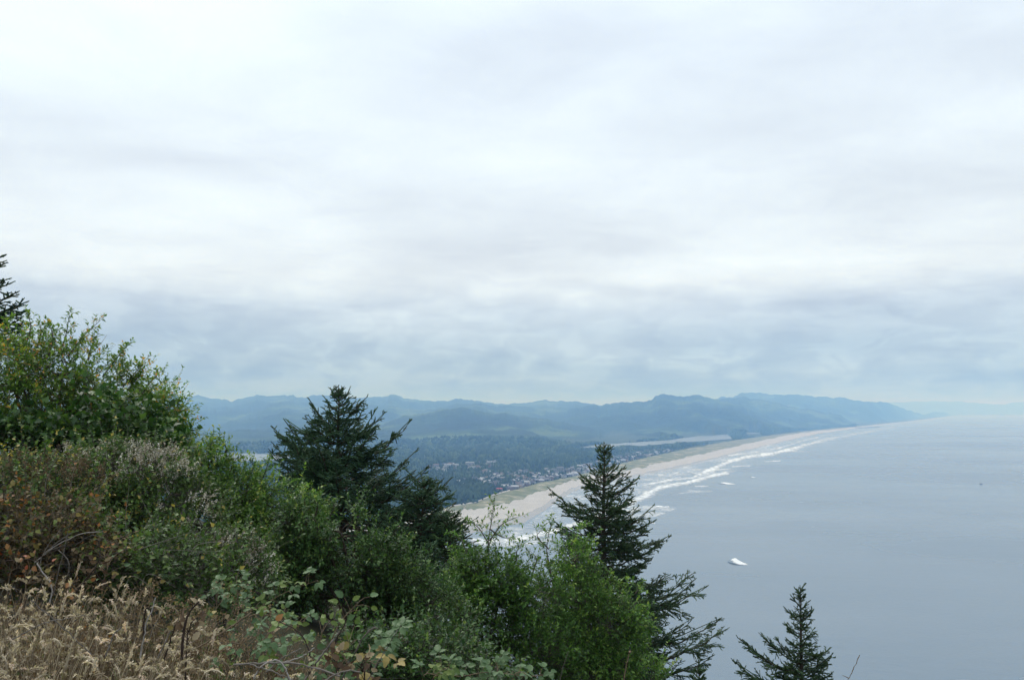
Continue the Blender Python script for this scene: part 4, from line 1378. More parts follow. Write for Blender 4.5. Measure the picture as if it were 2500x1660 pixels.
s_ = Shrub('flowering_bush', 'brownish bush with faded flower plumes at the left edge of the slope', 7.6, 70, (0.038, 0.025), 'leaf_greybush')
for a in [(60, 1190, 150, 65, 330), (-60, 1210, 120, 90, 200), (150, 1260, 130, 70, 260)]:
    s_.lobe(*a, per=10, gap=0.38, seed=7, twig=(0.12, 0.28), tint=0.12)
for a in [(80, 1180, 150, 60, 80), (170, 1190, 110, 60, 45), (20, 1230, 110, 60, 45)]:
    s_.panicles(*a, tint=-0.12)
s_.done('flower_brown')

s_ = Shrub('flowering_bush', 'low green bush with whitish seed plumes in front of the green bush', 7.2, 560, (0.036, 0.022), 'leaf_greybush')
for a in [(570, 1370, 70, 60, 220), (520, 1430, 90, 60, 220), (610, 1430, 70, 50, 150)]:
    s_.lobe(*a, per=11, gap=0.38, seed=8, twig=(0.10, 0.25), tint=-0.05)
for a in [(575, 1360, 65, 55, 40), (540, 1420, 80, 45, 35), (610, 1400, 55, 50, 28)]:
    s_.panicles(*a, size=0.10, tint=0.18)
s_.done()

# withered thicket at the left, behind the grass
s_ = Shrub('withered_thicket', 'withered brown thicket with orange leaves at the left edge behind dry grass', 6.2, 70, (0.042, 0.028), 'leaf_brown', 'greywood', 'thicket')
for a in [(60, 1320, 150, 75, 360), (-60, 1330, 110, 90, 200), (170, 1370, 110, 60, 220), (60, 1390, 140, 50, 220)]:
    s_.lobe(*a, per=9, gap=0.38, seed=9, twig=(0.12, 0.3))
s_.done()

s_ = Shrub('withered_thicket', 'dark tangle of dead stems and dull leaves behind the middle of the grass', 6.6, 330, (0.042, 0.03), 'leaf_greybush', 'greywood', 'thicket')
for a in [(300, 1370, 130, 70, 260), (420, 1400, 110, 65, 240), (240, 1420, 110, 50, 170), (480, 1450, 90, 50, 160)]:
    s_.lobe(*a, per=8, gap=0.42, seed=10, twig=(0.12, 0.3), tint=-0.05)
for i in range(46):                                   # fine dead stems showing through
    x0 = RNG.uniform(80, 480); y0 = RNG.uniform(1330, 1440)
    s_.bare([(x0, y0), (x0 + RNG.uniform(10, 60), y0 - RNG.uniform(5, 35)), (x0 + RNG.uniform(40, 150), y0 - RNG.uniform(-10, 50))], RNG.uniform(0.0018, 0.0035), RNG.uniform(-0.7, 0.1))
s_.done()

# right-hand broadleaf shrubs
s_ = Shrub('bright_shrub', 'leafy green shrub with a tall thin sapling top before the surf', 12.2, 1190, (0.058, 0.027), 'leaf_bright')
for a in [(1160, 1400, 45, 32, 180), (1225, 1425, 75, 42, 330), (1130, 1460, 58, 55, 300), (1300, 1460, 68, 55, 320), (1200, 1525, 115, 70, 520), (1310, 1585, 95, 80, 420), (1130, 1590, 80, 70, 320), (1220, 1645, 140, 60, 380)]:
    s_.lobe(*a, per=11, gap=0.37, seed=11, tint=-0.12)
for pts, n in [([(1196, 1400), (1192, 1330), (1200, 1270), (1207, 1226)], 26), ([(1195, 1330), (1170, 1290), (1150, 1275)], 12), ([(1195, 1320), (1225, 1280), (1262, 1262)], 14), ([(1140, 1350), (1128, 1320), (1115, 1310)], 9),
               ([(1345, 1400), (1335, 1340), (1345, 1276)], 22), ([(1340, 1340), (1312, 1310), (1320, 1295)], 10), ([(1260, 1370), (1262, 1345), (1270, 1335)], 9), ([(1195, 1290), (1225, 1310), (1245, 1312)], 8), ([(1300, 1400), (1310, 1365), (1300, 1350)], 9)]:
    s_.shoot(pts, n=n, side=(0.10, 0.26), per=8, rad=0.012)
s_.done()

s_ = Shrub('bright_shrub', 'yellow green shrub in front of the lower branches of the narrow spruce', 12.8, 1480, (0.060, 0.028), 'leaf_bright')
for a in [(1402, 1365, 34, 26, 110), (1370, 1425, 55, 36, 190), (1415, 1470, 60, 50, 270), (1490, 1520, 62, 50, 290), (1545, 1505, 26, 32, 90), (1400, 1560, 85, 65, 380), (1520, 1610, 62, 60, 260), (1440, 1640, 105, 60, 360), (1575, 1665, 45, 40, 120)]:
    s_.lobe(*a, per=11, gap=0.39, seed=12, tint=0.02)
for pts in [[(1395, 1330), (1410, 1295), (1432, 1282)], [(1440, 1420), (1452, 1395), (1455, 1384)], [(1480, 1440), (1490, 1415), (1482, 1395)], [(1550, 1450), (1558, 1435), (1552, 1424)], [(1515, 1450), (1512, 1430), (1508, 1425)]]:
    s_.shoot(pts, n=12, side=(0.08, 0.2), per=8)
s_.done()


# ------------------------------------------------------------------ spruces
def spruce(name, label, px_top, py_top, Y, prof, base_len=None, step=0.30, nbr=6, rise=(62, 30, 4), tipup=0.35, droop=0.25, mat='spruce', needle=0.034, leader=0.45, dens=1.0, extra=(), lean=0.0, skip=None, width=0.017, maxd=None):
    """prof: list of (metres below the tip, branch length).  rise: branch angle at tip / middle / foot in degrees"""
    top = at(px_top, py_top, Y)
    foot = np.array([top[0] + lean, Y, 0.0]); foot[2] = float(gz(foot[0], Y)) - 0.1
    H = top[2] - foot[2]
    root = obj(name, None, label=label, cat='tree', loc=foot)
    wood = Buf(); tw = Buf(); nd = Buf()
    t = np.linspace(0, 1, 16)
    tr = foot + (top - foot) * t[:, None] + np.c_[0.04 * np.sin(t * 7), 0.03 * np.cos(t * 5), 0 * t]
    tr[-1] = top
    v, f = tubes(tr[None], (0.018 * H * (1 - t) ** 0.9 + 0.007)[None], 8)
    wood.add(v, f)
    pd = np.array(prof)
    paths = []      # (start, dir, length) of needle-bearing shoots: polyline arrays of 5 points
    brs = []
    d = leader * 0.75
    w = 0
    D_max = maxd or pd[-1, 0]
    while d < min(D_max, H - 0.2):
        Lb = np.interp(d, pd[:, 0], pd[:, 1])
        k = d / D_max
        an = np.interp(k, [0, 0.4, 1], rise)
        n = max(4, int(round(nbr * RNG.uniform(0.8, 1.2))))
        a0 = RNG.uniform(0, 6.28)
        for j in range(n):
            az = a0 + j / n * 6.2832 + RNG.normal(0, 0.18)
            brs.append((d + RNG.normal(0, step * 0.22), az, Lb * RNG.uniform(0.5, 1.24), an + RNG.normal(0, 7)))
        d += step * RNG.uniform(0.8, 1.2) * np.interp(k, [0, 1], [0.85, 1.15])
    brs += list(extra)
    for (d, az, Lb, an) in brs:
        t0 = np.clip(1 - d / H, 0.02, 0.995)
        p0 = np.array([np.interp(t0, t, tr[:, i]) for i in range(3)])
        e = math.radians(an)
        h = np.array([math.cos(az), math.sin(az), 0])
        dirv = h * math.cos(e) + np.array([0, 0, math.sin(e)])
        mid = p0 + dirv * Lb * 0.55 + np.array([0, 0, -droop * 0.35 * Lb])
        end = p0 + dirv * Lb * 0.98 + np.array([0, 0, (tipup - droop) * 0.30 * Lb])
        K = 9
        br = bez(p0, mid, end, K)
        br[1:-1] += RNG.normal(0, 0.012 * Lb, (K - 2, 3))
        brl = Lb
        v, f = tubes(br[None], np.linspace(0.010 + 0.010 * Lb, 0.004, K)[None], 5)
        wood.add(v, f)
        # laterals
        m_ = int(max(5, brl / 0.062 * dens))
        tt = np.sort(RNG.uniform(0.10, 0.985, m_))
        i = tt * (K - 1); kk = np.minimum(i.astype(int), K - 2)
        P = br[kk] + (br[kk + 1] - br[kk]) * (i - kk)[:, None]
        ax = unit(br[kk + 1] - br[kk])
        sidev = unit(np.cross(ax, np.array([0, 0, 1.0])))
        sgn = np.where(np.arange(m_) % 2 == 0, 1, -1)[:, None]
        upv = np.cross(sidev, ax)
        dl = unit(ax * RNG.uniform(0.55, 1.0, (m_, 1)) + sidev * sgn * RNG.uniform(0.5, 1.0, (m_, 1)) + upv * RNG.normal(0.05, 0.30, (m_, 1)))
        ll = np.clip((1 - tt) * 0.50 * brl + 0.09, 0.08, 0.85) * RNG.uniform(0.6, 1.15, m_)
        ll *= np.clip(tt / 0.25, 0.5, 1)
        ends = P + dl * ll[:, None] + np.array([0, 0, -1.0]) * (droop * 0.55 * ll[:, None]) + np.array([0, 0, 0.03])
        mids = P + dl * ll[:, None] * 0.55
        lat = bez(P, mids, ends, 5)
        paths.append(lat)
        # sub-laterals
        big = np.where(ll > 0.17)[0]
        if len(big):
            reps = np.clip((ll[big] / 0.085).astype(int), 1, 7)
            idx = np.repeat(big, reps)
            ts = RNG.uniform(0.2, 0.92, len(idx))
            q0 = P[idx] * ((1 - ts) ** 2)[:, None] + 2 * mids[idx] * (ts * (1 - ts))[:, None] + ends[idx] * (ts ** 2)[:, None]
            ax2 = unit(ends[idx] - P[idx])
            sv = unit(np.cross(ax2, upv[idx] + rand_unit(len(idx)) * 0.35)) * RNG.choice([-1, 1], (len(idx), 1))
            d2 = unit(ax2 * 0.8 + sv * 0.8 + rand_unit(len(idx)) * 0.25)
            l2 = np.clip(ll[idx] * (1 - ts) * 0.75 + 0.045, 0.05, 0.28)
            e2 = q0 + d2 * l2[:, None] + np.array([0, 0, -droop * 0.5]) * l2[:, None]
            paths.append(bez(q0, q0 + d2 * l2[:, None] * 0.5, e2, 5))
        # the branch's own outer part carries needles too
        paths.append(bez(br[4], br[6], br[8], 5)[None] if br.ndim == 2 else None)
    # leader
    ld = bez(top - np.array([0, 0, leader]), top - np.array([0.01, 0, leader * 0.5]), top, 5)
    paths.append(ld[None])
    A = np.concatenate(paths)
    n = len(A)
    v, f = tubes(A[:, [0, 4]], np.array([0.016, 0.009])[None] * RNG.uniform(0.8, 1.2, (n, 1)), 3)
    tw.add(v, f, np.repeat(np.clip(RNG.normal(0.3, 0.14, n), 0, 1), 6))
    seg = np.linalg.norm(np.diff(A, axis=1), axis=-1).sum(1)
    cnt = np.maximum(6, (seg / 0.020 * dens).astype(int))
    idx = np.repeat(np.arange(n), cnt)
    tpos = RNG.random(len(idx)) ** 0.9
    i = tpos * 4; kk = np.minimum(i.astype(int), 3)
    P = A[idx, kk] + (A[idx, kk + 1] - A[idx, kk]) * (i - kk)[:, None]
    ax = unit(A[idx, kk + 1] - A[idx, kk])
    r_ = rand_unit(len(idx)); r_ = unit(r_ - ax * np.sum(r_ * ax, -1, keepdims=True) + np.array([0, 0, 0.12]))
    D = unit(ax * 0.75 + r_ * 0.85)
    S = unit(np.cross(D, rand_unit(len(idx))))
    ln = needle * RNG.uniform(0.7, 1.2, len(idx))
    w_ = width * RNG.uniform(0.8, 1.3, len(idx))
    v = np.stack([P + S * w_[:, None] * 0.5, P + D * ln[:, None], P - S * w_[:, None] * 0.5], 1)
    fcs = np.arange(len(idx) * 3).reshape(-1, 3)
    tipness = np.repeat(RNG.random(n) * 0.35, cnt)
    ti = np.clip(0.18 + tipness + 0.42 * tpos * RNG.random(len(idx)) + RNG.normal(0, 0.08, len(idx)), 0, 1)
    nd.add(v.reshape(-1, 3), fcs, np.repeat(ti, 3))
    obj('trunk', wood.mesh('trunk', M['bark'], foot, True), root)
    obj('twigs', tw.mesh('twigs', M[mat], foot), root, kind='stuff')
    obj('crown', nd.mesh('crown', M[mat], foot), root, kind='stuff')
    return len(idx)


k20 = PX(20.0)
nn = 0
# broad spruce: branches sweep up from below
ex = []
for (pxt, pyt, d0) in [(640, 1056, 2.35), (680, 1037, 2.1), (745, 978, 1.15), (1005, 1040, 2.2), (945, 1016, 1.5), (898, 974, 0.75), (760, 1010, 1.4), (1018, 1112, 2.9), (1040, 1155, 3.3), (1060, 1190, 3.5), (1100, 1250, 4.1), (800, 948, 0.50), (858, 946, 0.55), (814, 941, 0.34), (838, 950, 0.4)]:
    tp = at(pxt, pyt, 20.0); ap = at(826, 942, 20.0)
    dx = tp[0] - ap[0]; dz = tp[2] - (ap[2] - d0)
    Lb = math.hypot(dx, dz) * 1.03
    ex.append((d0, (0 if dx > 0 else math.pi) + RNG.normal(0, 0.12), Lb, math.degrees(math.atan2(dz, abs(dx))) + 5))
nn += spruce('spruce_tree', 'broad dark spruce with several upswept tops in the middle', 826, 942, 20.0,
             [(0, .10), (0.4, 0.30), (1.0, 0.85), (1.8, 1.5), (2.6, 2.15), (3.6, 2.7), (4.6, 3.1), (5.6, 3.2), (6.5, 2.8)], step=0.29, nbr=8, rise=(46, 26, -8), tipup=0.5, droop=0.5, mat='spruce', leader=0.30, dens=0.66, extra=ex, lean=0.25)
# narrow spruce on the right
ex = []
for (pxt, pyt, d0) in [(1336, 1216, 2.35), (1600, 1292, 2.8), (1715, 1457, 5.2), (1752, 1540, 6.3), (1560, 1340, 3.6), (1590, 1380, 4.2), (1500, 1165, 1.35), (1410, 1165, 1.4), (1550, 1190, 1.7), (1555, 1225, 2.1), (1650, 1440, 4.9), (1735, 1640, 7.2)]:
    tp = at(pxt, pyt, 25.0); ap = at(1474, 1080, 25.0)
    dx = tp[0] - ap[0]; dz = tp[2] - (ap[2] - d0)
    ex.append((d0, (0 if dx > 0 else math.pi) + RNG.normal(0, 0.15), math.hypot(dx, dz) * 1.04, math.degrees(math.atan2(dz, abs(dx))) + 4))
nn += spruce('spruce_tree', 'narrow spruce with a thin pointed leader standing before the surf', 1474, 1080, 25.0,
             [(0, .10), (0.35, 0.34), (0.7, 0.28), (1.0, 0.45), (1.3, 0.8), (1.8, 1.05), (2.6, 1.4), (3.4, 1.8), (4.2, 2.15), (5.2, 2.7), (6.2, 3.2), (7.6, 3.4), (8.6, 3.2)], step=0.27, nbr=8, rise=(40, 10, 0), tipup=0.75, droop=0.34, mat='spruce2', leader=0.40, dens=0.60, extra=ex, needle=0.042, width=0.022)
# small spruce top, lower right
ex = []
for (pxt, pyt, d0) in [(1805, 1592, 2.6), (1855, 1568, 2.25), (1782, 1640, 3.1), (2035, 1618, 2.6), (2030, 1590, 2.2)]:
    tp = at(pxt, pyt, 24.0); ap = at(1953, 1428, 24.0)
    dx = tp[0] - ap[0]; dz = tp[2] - (ap[2] - d0)
    ex.append((d0, (0 if dx > 0 else math.pi) + RNG.normal(0, 0.15), math.hypot(dx, dz) * 1.04, math.degrees(math.atan2(dz, abs(dx))) + 4))
nn += spruce('spruce_tree', 'top of a young spruce at the bottom edge in front of open water', 1953, 1428, 24.0,
             [(0, .10), (0.35, 0.20), (0.8, 0.36), (1.3, 0.55), (2.0, 0.78), (2.8, 1.1), (3.6, 1.5), (4.4, 1.8)], step=0.24, nbr=6, rise=(48, 20, 4), tipup=0.65, droop=0.25, mat='spruce2', leader=0.36, dens=0.95, extra=ex, needle=0.036, width=0.017)
# spruce whose branches reach in at the left edge
ex = []
for (pxt, pyt, d0) in [(62, 742, 1.75), (50, 758, 1.8), (58, 728, 1.6), (22, 690, 1.25), (30, 700, 1.3), (75, 800, 2.1), (60, 790, 2.0), (10, 650, 1.0), (80, 820, 2.3), (12, 625, 0.8), (70, 770, 1.9)]:
    tp = at(pxt, pyt, 14.0); ap = at(-55, 540, 14.0)
    dx = tp[0] - ap[0]; dz = tp[2] - (ap[2] - d0)
    ex.append((d0, RNG.normal(0, 0.2), math.hypot(dx, dz) * 1.04, math.degrees(math.atan2(dz, abs(dx))) + 3))
nn += spruce('spruce_tree', 'dark spruce branches reaching in at the left edge above the shrub', -55, 540, 14.0,
             [(0, .10), (0.5, 0.25), (1.2, 0.42), (2.0, 0.62), (3.0, 0.9), (4.2, 1.1)], step=0.42, nbr=5, rise=(45, 12, -4), tipup=0.4, droop=0.3, mat='spruce', leader=0.4, dens=0.75, extra=ex, maxd=3.6)
nn += spruce('spruce_tree', 'bushy spruce crowding the lower side of the broad spruce before the sand', 1034, 1176, 18.8,
             [(0, .35), (0.2, 0.55), (0.6, 0.8), (1.0, 0.95), (1.6, 1.1), (2.6, 1.15)], step=0.19, nbr=9, rise=(38, 18, -4), tipup=0.5, droop=0.5, mat='spruce', leader=0.12, dens=0.60, maxd=2.6)
nn += spruce('spruce_tree', 'low brownish spruce at the right foot of the broad spruce against wet sand', 1102, 1262, 18.2,
             [(0, .3), (0.2, 0.42), (0.6, 0.6), (1.0, 0.72), (1.8, 0.85)], step=0.18, nbr=8, rise=(36, 16, -4), tipup=0.5, droop=0.5, mat='spruce2', leader=0.10, dens=0.60, maxd=1.9)
# small young spruce below the broad one
nn += spruce('young_spruce', 'small bluish young spruce at the foot of the broad spruce', 1050, 1322, 15.5,
             [(0, .10), (0.3, 0.28), (0.7, 0.5), (1.2, 0.7), (1.8, 0.85)], step=0.17, nbr=6, rise=(45, 22, 2), tipup=0.4, droop=0.4, mat='spruce', leader=0.18, dens=0.9, maxd=1.8)
# spruce tip low between narrow spruce and the small top
nn += spruce('young_spruce', 'small spruce top peeking in at the bottom edge beside the narrow spruce', 1706, 1632, 20.0,
             [(0, .08), (0.3, 0.26), (0.8, 0.5), (1.4, 0.7)], step=0.17, nbr=6, rise=(45, 22, 2), tipup=0.4, droop=0.3, mat='spruce2', leader=0.18, dens=0.9, maxd=1.2)
print('needles', nn)


# ------------------------------------------------------------------ dry grass
def grass_edge(px):
    """forward distance at which the grass gives way"""
    return np.interp(px, [-600, 0, 250, 450, 700, 850, 1000, 1080], [5.6, 5.4, 5.2, 4.9, 4.1, 3.5, 3.05, 2.4])


def grass():
    b = Buf()
    n = 3000
    px = RNG.uniform(-420, 1010, n)
    e = grass_edge(px)
    yy = 1.9 + (e - 1.9) * RNG.random(n) ** 0.8
    dens_ok = RNG.random(n) < np.where(px > 480, np.interp(yy / e, [0, .55, 1], [1, .8, .08]), np.interp(yy / e, [0, .8, 1], [1, .9, .5]))
    px, yy = px[dens_ok], yy[dens_ok]
    n = len(px)
    u = u_of(px)
    base = np.stack([u * yy, yy, gz(u * yy, yy)], -1)
    h = RNG.uniform(0.34, 0.76, n)
    flow = fbm(base[:, 0] * 0.8, base[:, 1] * 0.8, 121, 2)
    az = np.where(RNG.random(n) < 0.65, RNG.normal(0.1, 0.75, n), RNG.uniform(0, 6.28, n)) + (flow - 0.5) * 2.5
    lean = np.stack([np.cos(az), np.sin(az), 0 * az], -1)
    reach = RNG.uniform(0.08, 0.24, n)[:, None]
    up = np.array([0, 0, 1.0])
    p1 = base + up * (h * 0.7)[:, None] + lean * reach * 0.25
    p2 = base + up * h[:, None] + lean * reach * 0.85
    hd = (0.03 + 0.075 * RNG.beta(1.4, 2.0, n))[:, None]
    straight = (RNG.random(n) < 0.28)[:, None]
    sag = RNG.uniform(-0.45, 0.75, n)[:, None]
    p3 = p2 + np.where(straight, lean * hd * 0.3 + up * hd * 0.95, lean * hd * 0.95 - up * hd * sag)
    mid = p2 + np.where(straight, (p3 - p2) * 0.5, lean * hd * 0.45 + up * hd * 0.32)
    stem = bez(base, p1, p2, 6)
    v, f = tubes(stem, np.linspace(0.0024, 0.0012, 6)[None], 3)
    tnt = np.clip(RNG.beta(2, 2, n) * 0.7 + 0.12 + RNG.normal(0, .05, n), 0, 1)
    b.add(v, f, np.repeat(tnt, 18))
    # plumes: a soft spindle with small spikelets
    far = np.clip(yy / 3.4, 1.0, 1.35)
    tone = np.clip(RNG.normal(0.66, 0.22, n), 0.1, 1.0)
    pth = bez(p2, mid, p3, 7)
    fat = RNG.uniform(0.0015, 0.0042, (n, 1)) * far[:, None]
    pth = pth[:, ::2]
    v, f = tubes(pth, np.array([[.35, 1.0, .85, .15]]) * fat, 5)
    jit = RNG.normal(0, 0.0009, v.shape)
    b.add(v + jit, f, np.clip(np.repeat(tone, 20) + RNG.normal(0, 0.10, 20 * n), 0, 1))
    k = 20
    t = np.sort(RNG.random((n, k)), 1)
    P = p2[:, None] * ((1 - t) ** 2)[..., None] + 2 * mid[:, None] * (t * (1 - t))[..., None] + p3[:, None] * (t ** 2)[..., None]
    T = unit(2 * (1 - t)[..., None] * (mid - p2)[:, None] + 2 * t[..., None] * (p3 - mid)[:, None])
    r = rand_unit(n * k).reshape(n, k, 3); r = unit(r - T * np.sum(r * T, -1, keepdims=True))
    thick = (np.sin(math.pi * np.clip(t * 0.92 + 0.06, 0, 1)) ** 0.6 * fat)[..., None]
    P = P + r * thick * 0.8
    D = unit(T * 1.0 + r * 0.75)
    S = unit(np.cross(D, rand_unit(n * k).reshape(n, k, 3)))
    L_ = (RNG.uniform(0.007, 0.016, (n, k)) * far[:, None]).ravel()
    v, f = flakes(P.reshape(-1, 3), D.reshape(-1, 3), S.reshape(-1, 3), L_, L_ * 0.4)
    tn = np.clip(RNG.normal(0.08, 0.12, (n, k)) + tone[:, None], 0, 1)
    b.add(v, f, np.repeat(tn.ravel(), 4))
    obj('dry_grass', b.mesh('dry_grass', M['grass']), kind='stuff', label='dry tan velvet grass with arching plumes in the lower left', cat='grass')
    # blades and litter
    b = Buf()
    n = 7500
    px = RNG.uniform(-420, 1040, n)
    yy = 1.7 + (grass_edge(px) + 0.3 - 1.7) * RNG.random(n) ** 0.75
    u = u_of(px)
    base = np.stack([u * yy, yy, gz(u * yy, yy)], -1)
    h = RNG.uniform(0.18, 0.68, n)
    az = RNG.uniform(0, 6.28, n)
    lean = np.stack([np.cos(az), np.sin(az), 0 * az], -1)
    tip = base + lean * (h * RNG.uniform(0.2, 0.9, n))[:, None] + np.array([0, 0, 1.0]) * (h * RNG.uniform(0.55, 1.0, n))[:, None]
    path = bez(base, base + np.array([0, 0, 1.0]) * (h * 0.75)[:, None], tip, 5)
    side = unit(np.cross(lean, np.array([0, 0, 1.0])))
    w = np.linspace(1, 0.12, 5)[None, :, None] * RNG.uniform(0.0012, 0.0042, (n, 1, 1))
    v = np.stack([path - side[:, None] * w, path + side[:, None] * w], 2)
    bi = (np.arange(n) * 10)[:, None, None]; kk = (np.arange(4) * 2)[None, :, None]
    f = (bi + kk + np.array([0, 1, 3, 2])[None, None]).reshape(-1, 4)
    patch = fbm(base[:, 0] * 1.3, base[:, 1] * 1.3, 131, 3)
    tn = np.clip(RNG.random(n) * 0.75 + np.where(RNG.random(n) < smooth(0.45, 0.7, patch) * 0.55, 0.5, 0), 0, 1)
    b.add(v.reshape(-1, 3), f, np.repeat(tn, 10))
    obj('grass_blades', b.mesh('grass_blades', M['blade']), kind='stuff', label='dry and green grass blades under the tan plumes', cat='grass')


grass()

# ------------------------------------------------------------------ withered weeds between grass and brambles


def weed(label, px, Y, h, n, spread, mat='flower_brown', leafmat='leaf_brown', nl=60, tint=0.0):
    b0 = at(px, HOR, Y)
    base = np.array([b0[0], Y, float(gz(b0[0], Y))])
    root = obj('withered_weed', None, label=label, cat='plant', loc=base, group='withered weeds along the edge of the grass')
    wood = Buf(); flo = Buf(); fol = Buf()
    az = RNG.uniform(0, 6.28, n)
    st = base + np.stack([np.cos(az), np.sin(az), 0 * az], -1) * (RNG.random(n) ** 0.5 * spread * 0.6)[:, None]
    st[:, 2] = gz(st[:, 0], st[:, 1])
    hh = h * RNG.uniform(0.6, 1.05, n)
    top = st + np.stack([np.cos(az) * spread * 0.35, np.sin(az) * spread * 0.35, hh], -1) + RNG.normal(0, 0.04, (n, 3))
    v, f = tubes(bez(st, (st + top) / 2 + RNG.normal(0, .04, (n, 3)), top, 6), np.linspace(.003, .0014, 6)[None], 4)
    wood.add(v, f)
    # branchlets
    m_ = 9
    t = RNG.uniform(0.45, 1.0, (n, m_))
    q0 = st[:, None] + (top - st)[:, None] * t[..., None]
    d = unit(rand_unit(n * m_).reshape(n, m_, 3) * 0.8 + np.array([0, 0, 0.6]))
    ln = RNG.uniform(0.05, 0.15, (n, m_, 1))
    q1 = q0 + d * ln
    v, f = tubes(np.stack([q0, (q0 + q1) / 2, q1], 2).reshape(-1, 3, 3), np.array([[.0016, .0013, .001]]), 3)
    wood.add(v, f)
    k = 13
    P = q1.reshape(-1, 1, 3) + RNG.normal(0, 0.017, (n * m_, k, 3))
    D = rand_unit(n * m_ * k); S = unit(np.cross(D, rand_unit(n * m_ * k)))
    q = RNG.uniform(0.008, 0.018, n * m_ * k)
    v, f = flakes(P.reshape(-1, 3), D, S, q, q * 0.75)
    flo.add(v, f, np.repeat(np.clip(RNG.beta(2, 2, n * m_ * k) + tint, 0, 1), 4))
    P = st[RNG.integers(0, n, nl)]; tt = RNG.random(nl)[:, None]
    tp = P + (base + np.array([0, 0, h]) - P) * tt * 0.8 + RNG.normal(0, spread * 0.3, (nl, 3)) * np.array([1, 1, 0.3])
    D = unit(rand_unit(nl) + np.array([0, 0, -0.1]))
    v, f = leaves(tp, D, unit(rand_unit(nl) + np.array([0, 0, 0.8])), RNG.uniform(.025, .055, nl), RNG.uniform(.016, .034, nl))
    fol.add(v, f, np.repeat(np.clip(RNG.random(nl) * 1.05, 0, 1), 5))
    obj('stems', wood.mesh('stems', M['brownstick'], base), root, kind='stuff')
    obj('flower_heads', flo.mesh('flower_heads', M[mat], base), root, kind='stuff')
    obj('foliage', fol.mesh('foliage', M[leafmat], base), root, kind='stuff')


for px, Y, h, n, sp, lab in [(300, 5.3, 0.62, 14, 0.35, 'brown withered weed before the dark tangle'), (390, 5.0, 0.62, 16, 0.35, 'brown seeded weed beside the pale curved stalk'), (470, 5.2, 0.66, 16, 0.38, 'tan seeded weed behind the dark curved stalk'),
                             (560, 4.8, 0.55, 16, 0.35, 'rusty seeded weed crossed by the diagonal stick'), (640, 4.6, 0.52, 16, 0.35, 'faded seeded weed left of the pinkish plumes'), (700, 4.7, 0.68, 14, 0.22, 'pinkish seeded weed standing tallest before the dark bush'),
                             (760, 4.2, 0.45, 14, 0.3, 'brown seeded weed under the yellow green leaves'), (200, 5.5, 0.6, 14, 0.4, 'brown weed below the bleached branch'), (90, 5.6, 0.62, 16, 0.45, 'rust brown weed at the foot of the withered thicket'),
                             (40, 4.6, 0.55, 14, 0.4, 'brown fine weed inside the dry grass at the left edge'), (170, 4.4, 0.55, 14, 0.4, 'brown fine weed among the plumes left of the crooked stalk'), (260, 4.5, 0.58, 14, 0.35, 'russet fine weed behind the crooked grey stalk'), (600, 3.9, 0.42, 16, 0.32, 'tan fine weed just above the stick pile'), (680, 3.9, 0.46, 16, 0.3, 'brown fine weed between the stick pile and the bowed cane'), (730, 3.5, 0.32, 14, 0.28, 'low tan weed behind the pale curved stick'), (520, 4.2, 0.5, 16, 0.35, 'ochre fine weed under the diagonal stick'),
                             (820, 3.9, 0.36, 12, 0.25, 'low brown weed under the drooping stalk'), (985, 4.2, 0.36, 9, 0.14, 'small tan seeded weed right of the pale bramble leaves'), (880, 3.7, 0.26, 8, 0.22, 'low withered weed at the bottom edge among sticks')]:
    weed(lab, px, Y, h, n, sp, leafmat='leaf_greybush' if px in (470, 560, 640, 760, 600, 680, 730, 820, 520) else 'leaf_brown', nl=90)


# ------------------------------------------------------------------ brambles: every leaf its own object
def leaflet_mesh(name, L_, W, mat, curl, seed):
    """toothed leaf blade folded along the midrib"""
    k = 9
    t = np.linspace(0, 1, k)
    w = W * 0.5 * np.sin(math.pi * t ** 0.8) ** 0.75
    w[0] = 0.0008; w[-1] = 0
    tooth = 1 + 0.14 * np.where(np.arange(k) % 2, 1, -1)
    rg = np.random.default_rng(seed)
    z = -curl * L_ * t ** 2 + 0.012 * rg.normal(size=k) * L_
    mid = np.c_[t * L_, 0 * t, z]
    lf = np.c_[t * L_, w * tooth, z + w * 0.35]
    rt_ = np.c_[t * L_, -w * tooth, z + w * 0.30]
    v = np.concatenate([mid, lf, rt_])
    i = np.arange(k - 1)
    f = np.concatenate([np.stack([i, i + 1, i + 1 + k, i + k], -1), np.stack([i, i + 2 * k, i + 1 + 2 * k, i + 1], -1)])
    return mesh(name, v, [f], mat, smooth_=True)


LM = {}
for key, asp in [('bramble', 0.66), ('bramble_y', 0.60), ('yellow_leaf', 0.66), ('orange_leaf', 0.66), ('red_leaf', 0.66), ('brown_leaf', 0.55), ('tan_leaf', 0.6)]:
    LM[key] = [leaflet_mesh('leaf', 0.06, 0.06 * asp, M[key], c, i) for i, c in enumerate((0.15, 0.45, 0.6 if key in ('brown_leaf', 'tan_leaf') else 0.2))]


def frame(D, Nn):
    from mathutils import Matrix
    D = unit(D); S = unit(np.cross(Nn, D)); Nn = np.cross(D, S)
    return Matrix(((D[0], S[0], Nn[0]), (D[1], S[1], Nn[1]), (D[2], S[2], Nn[2])))


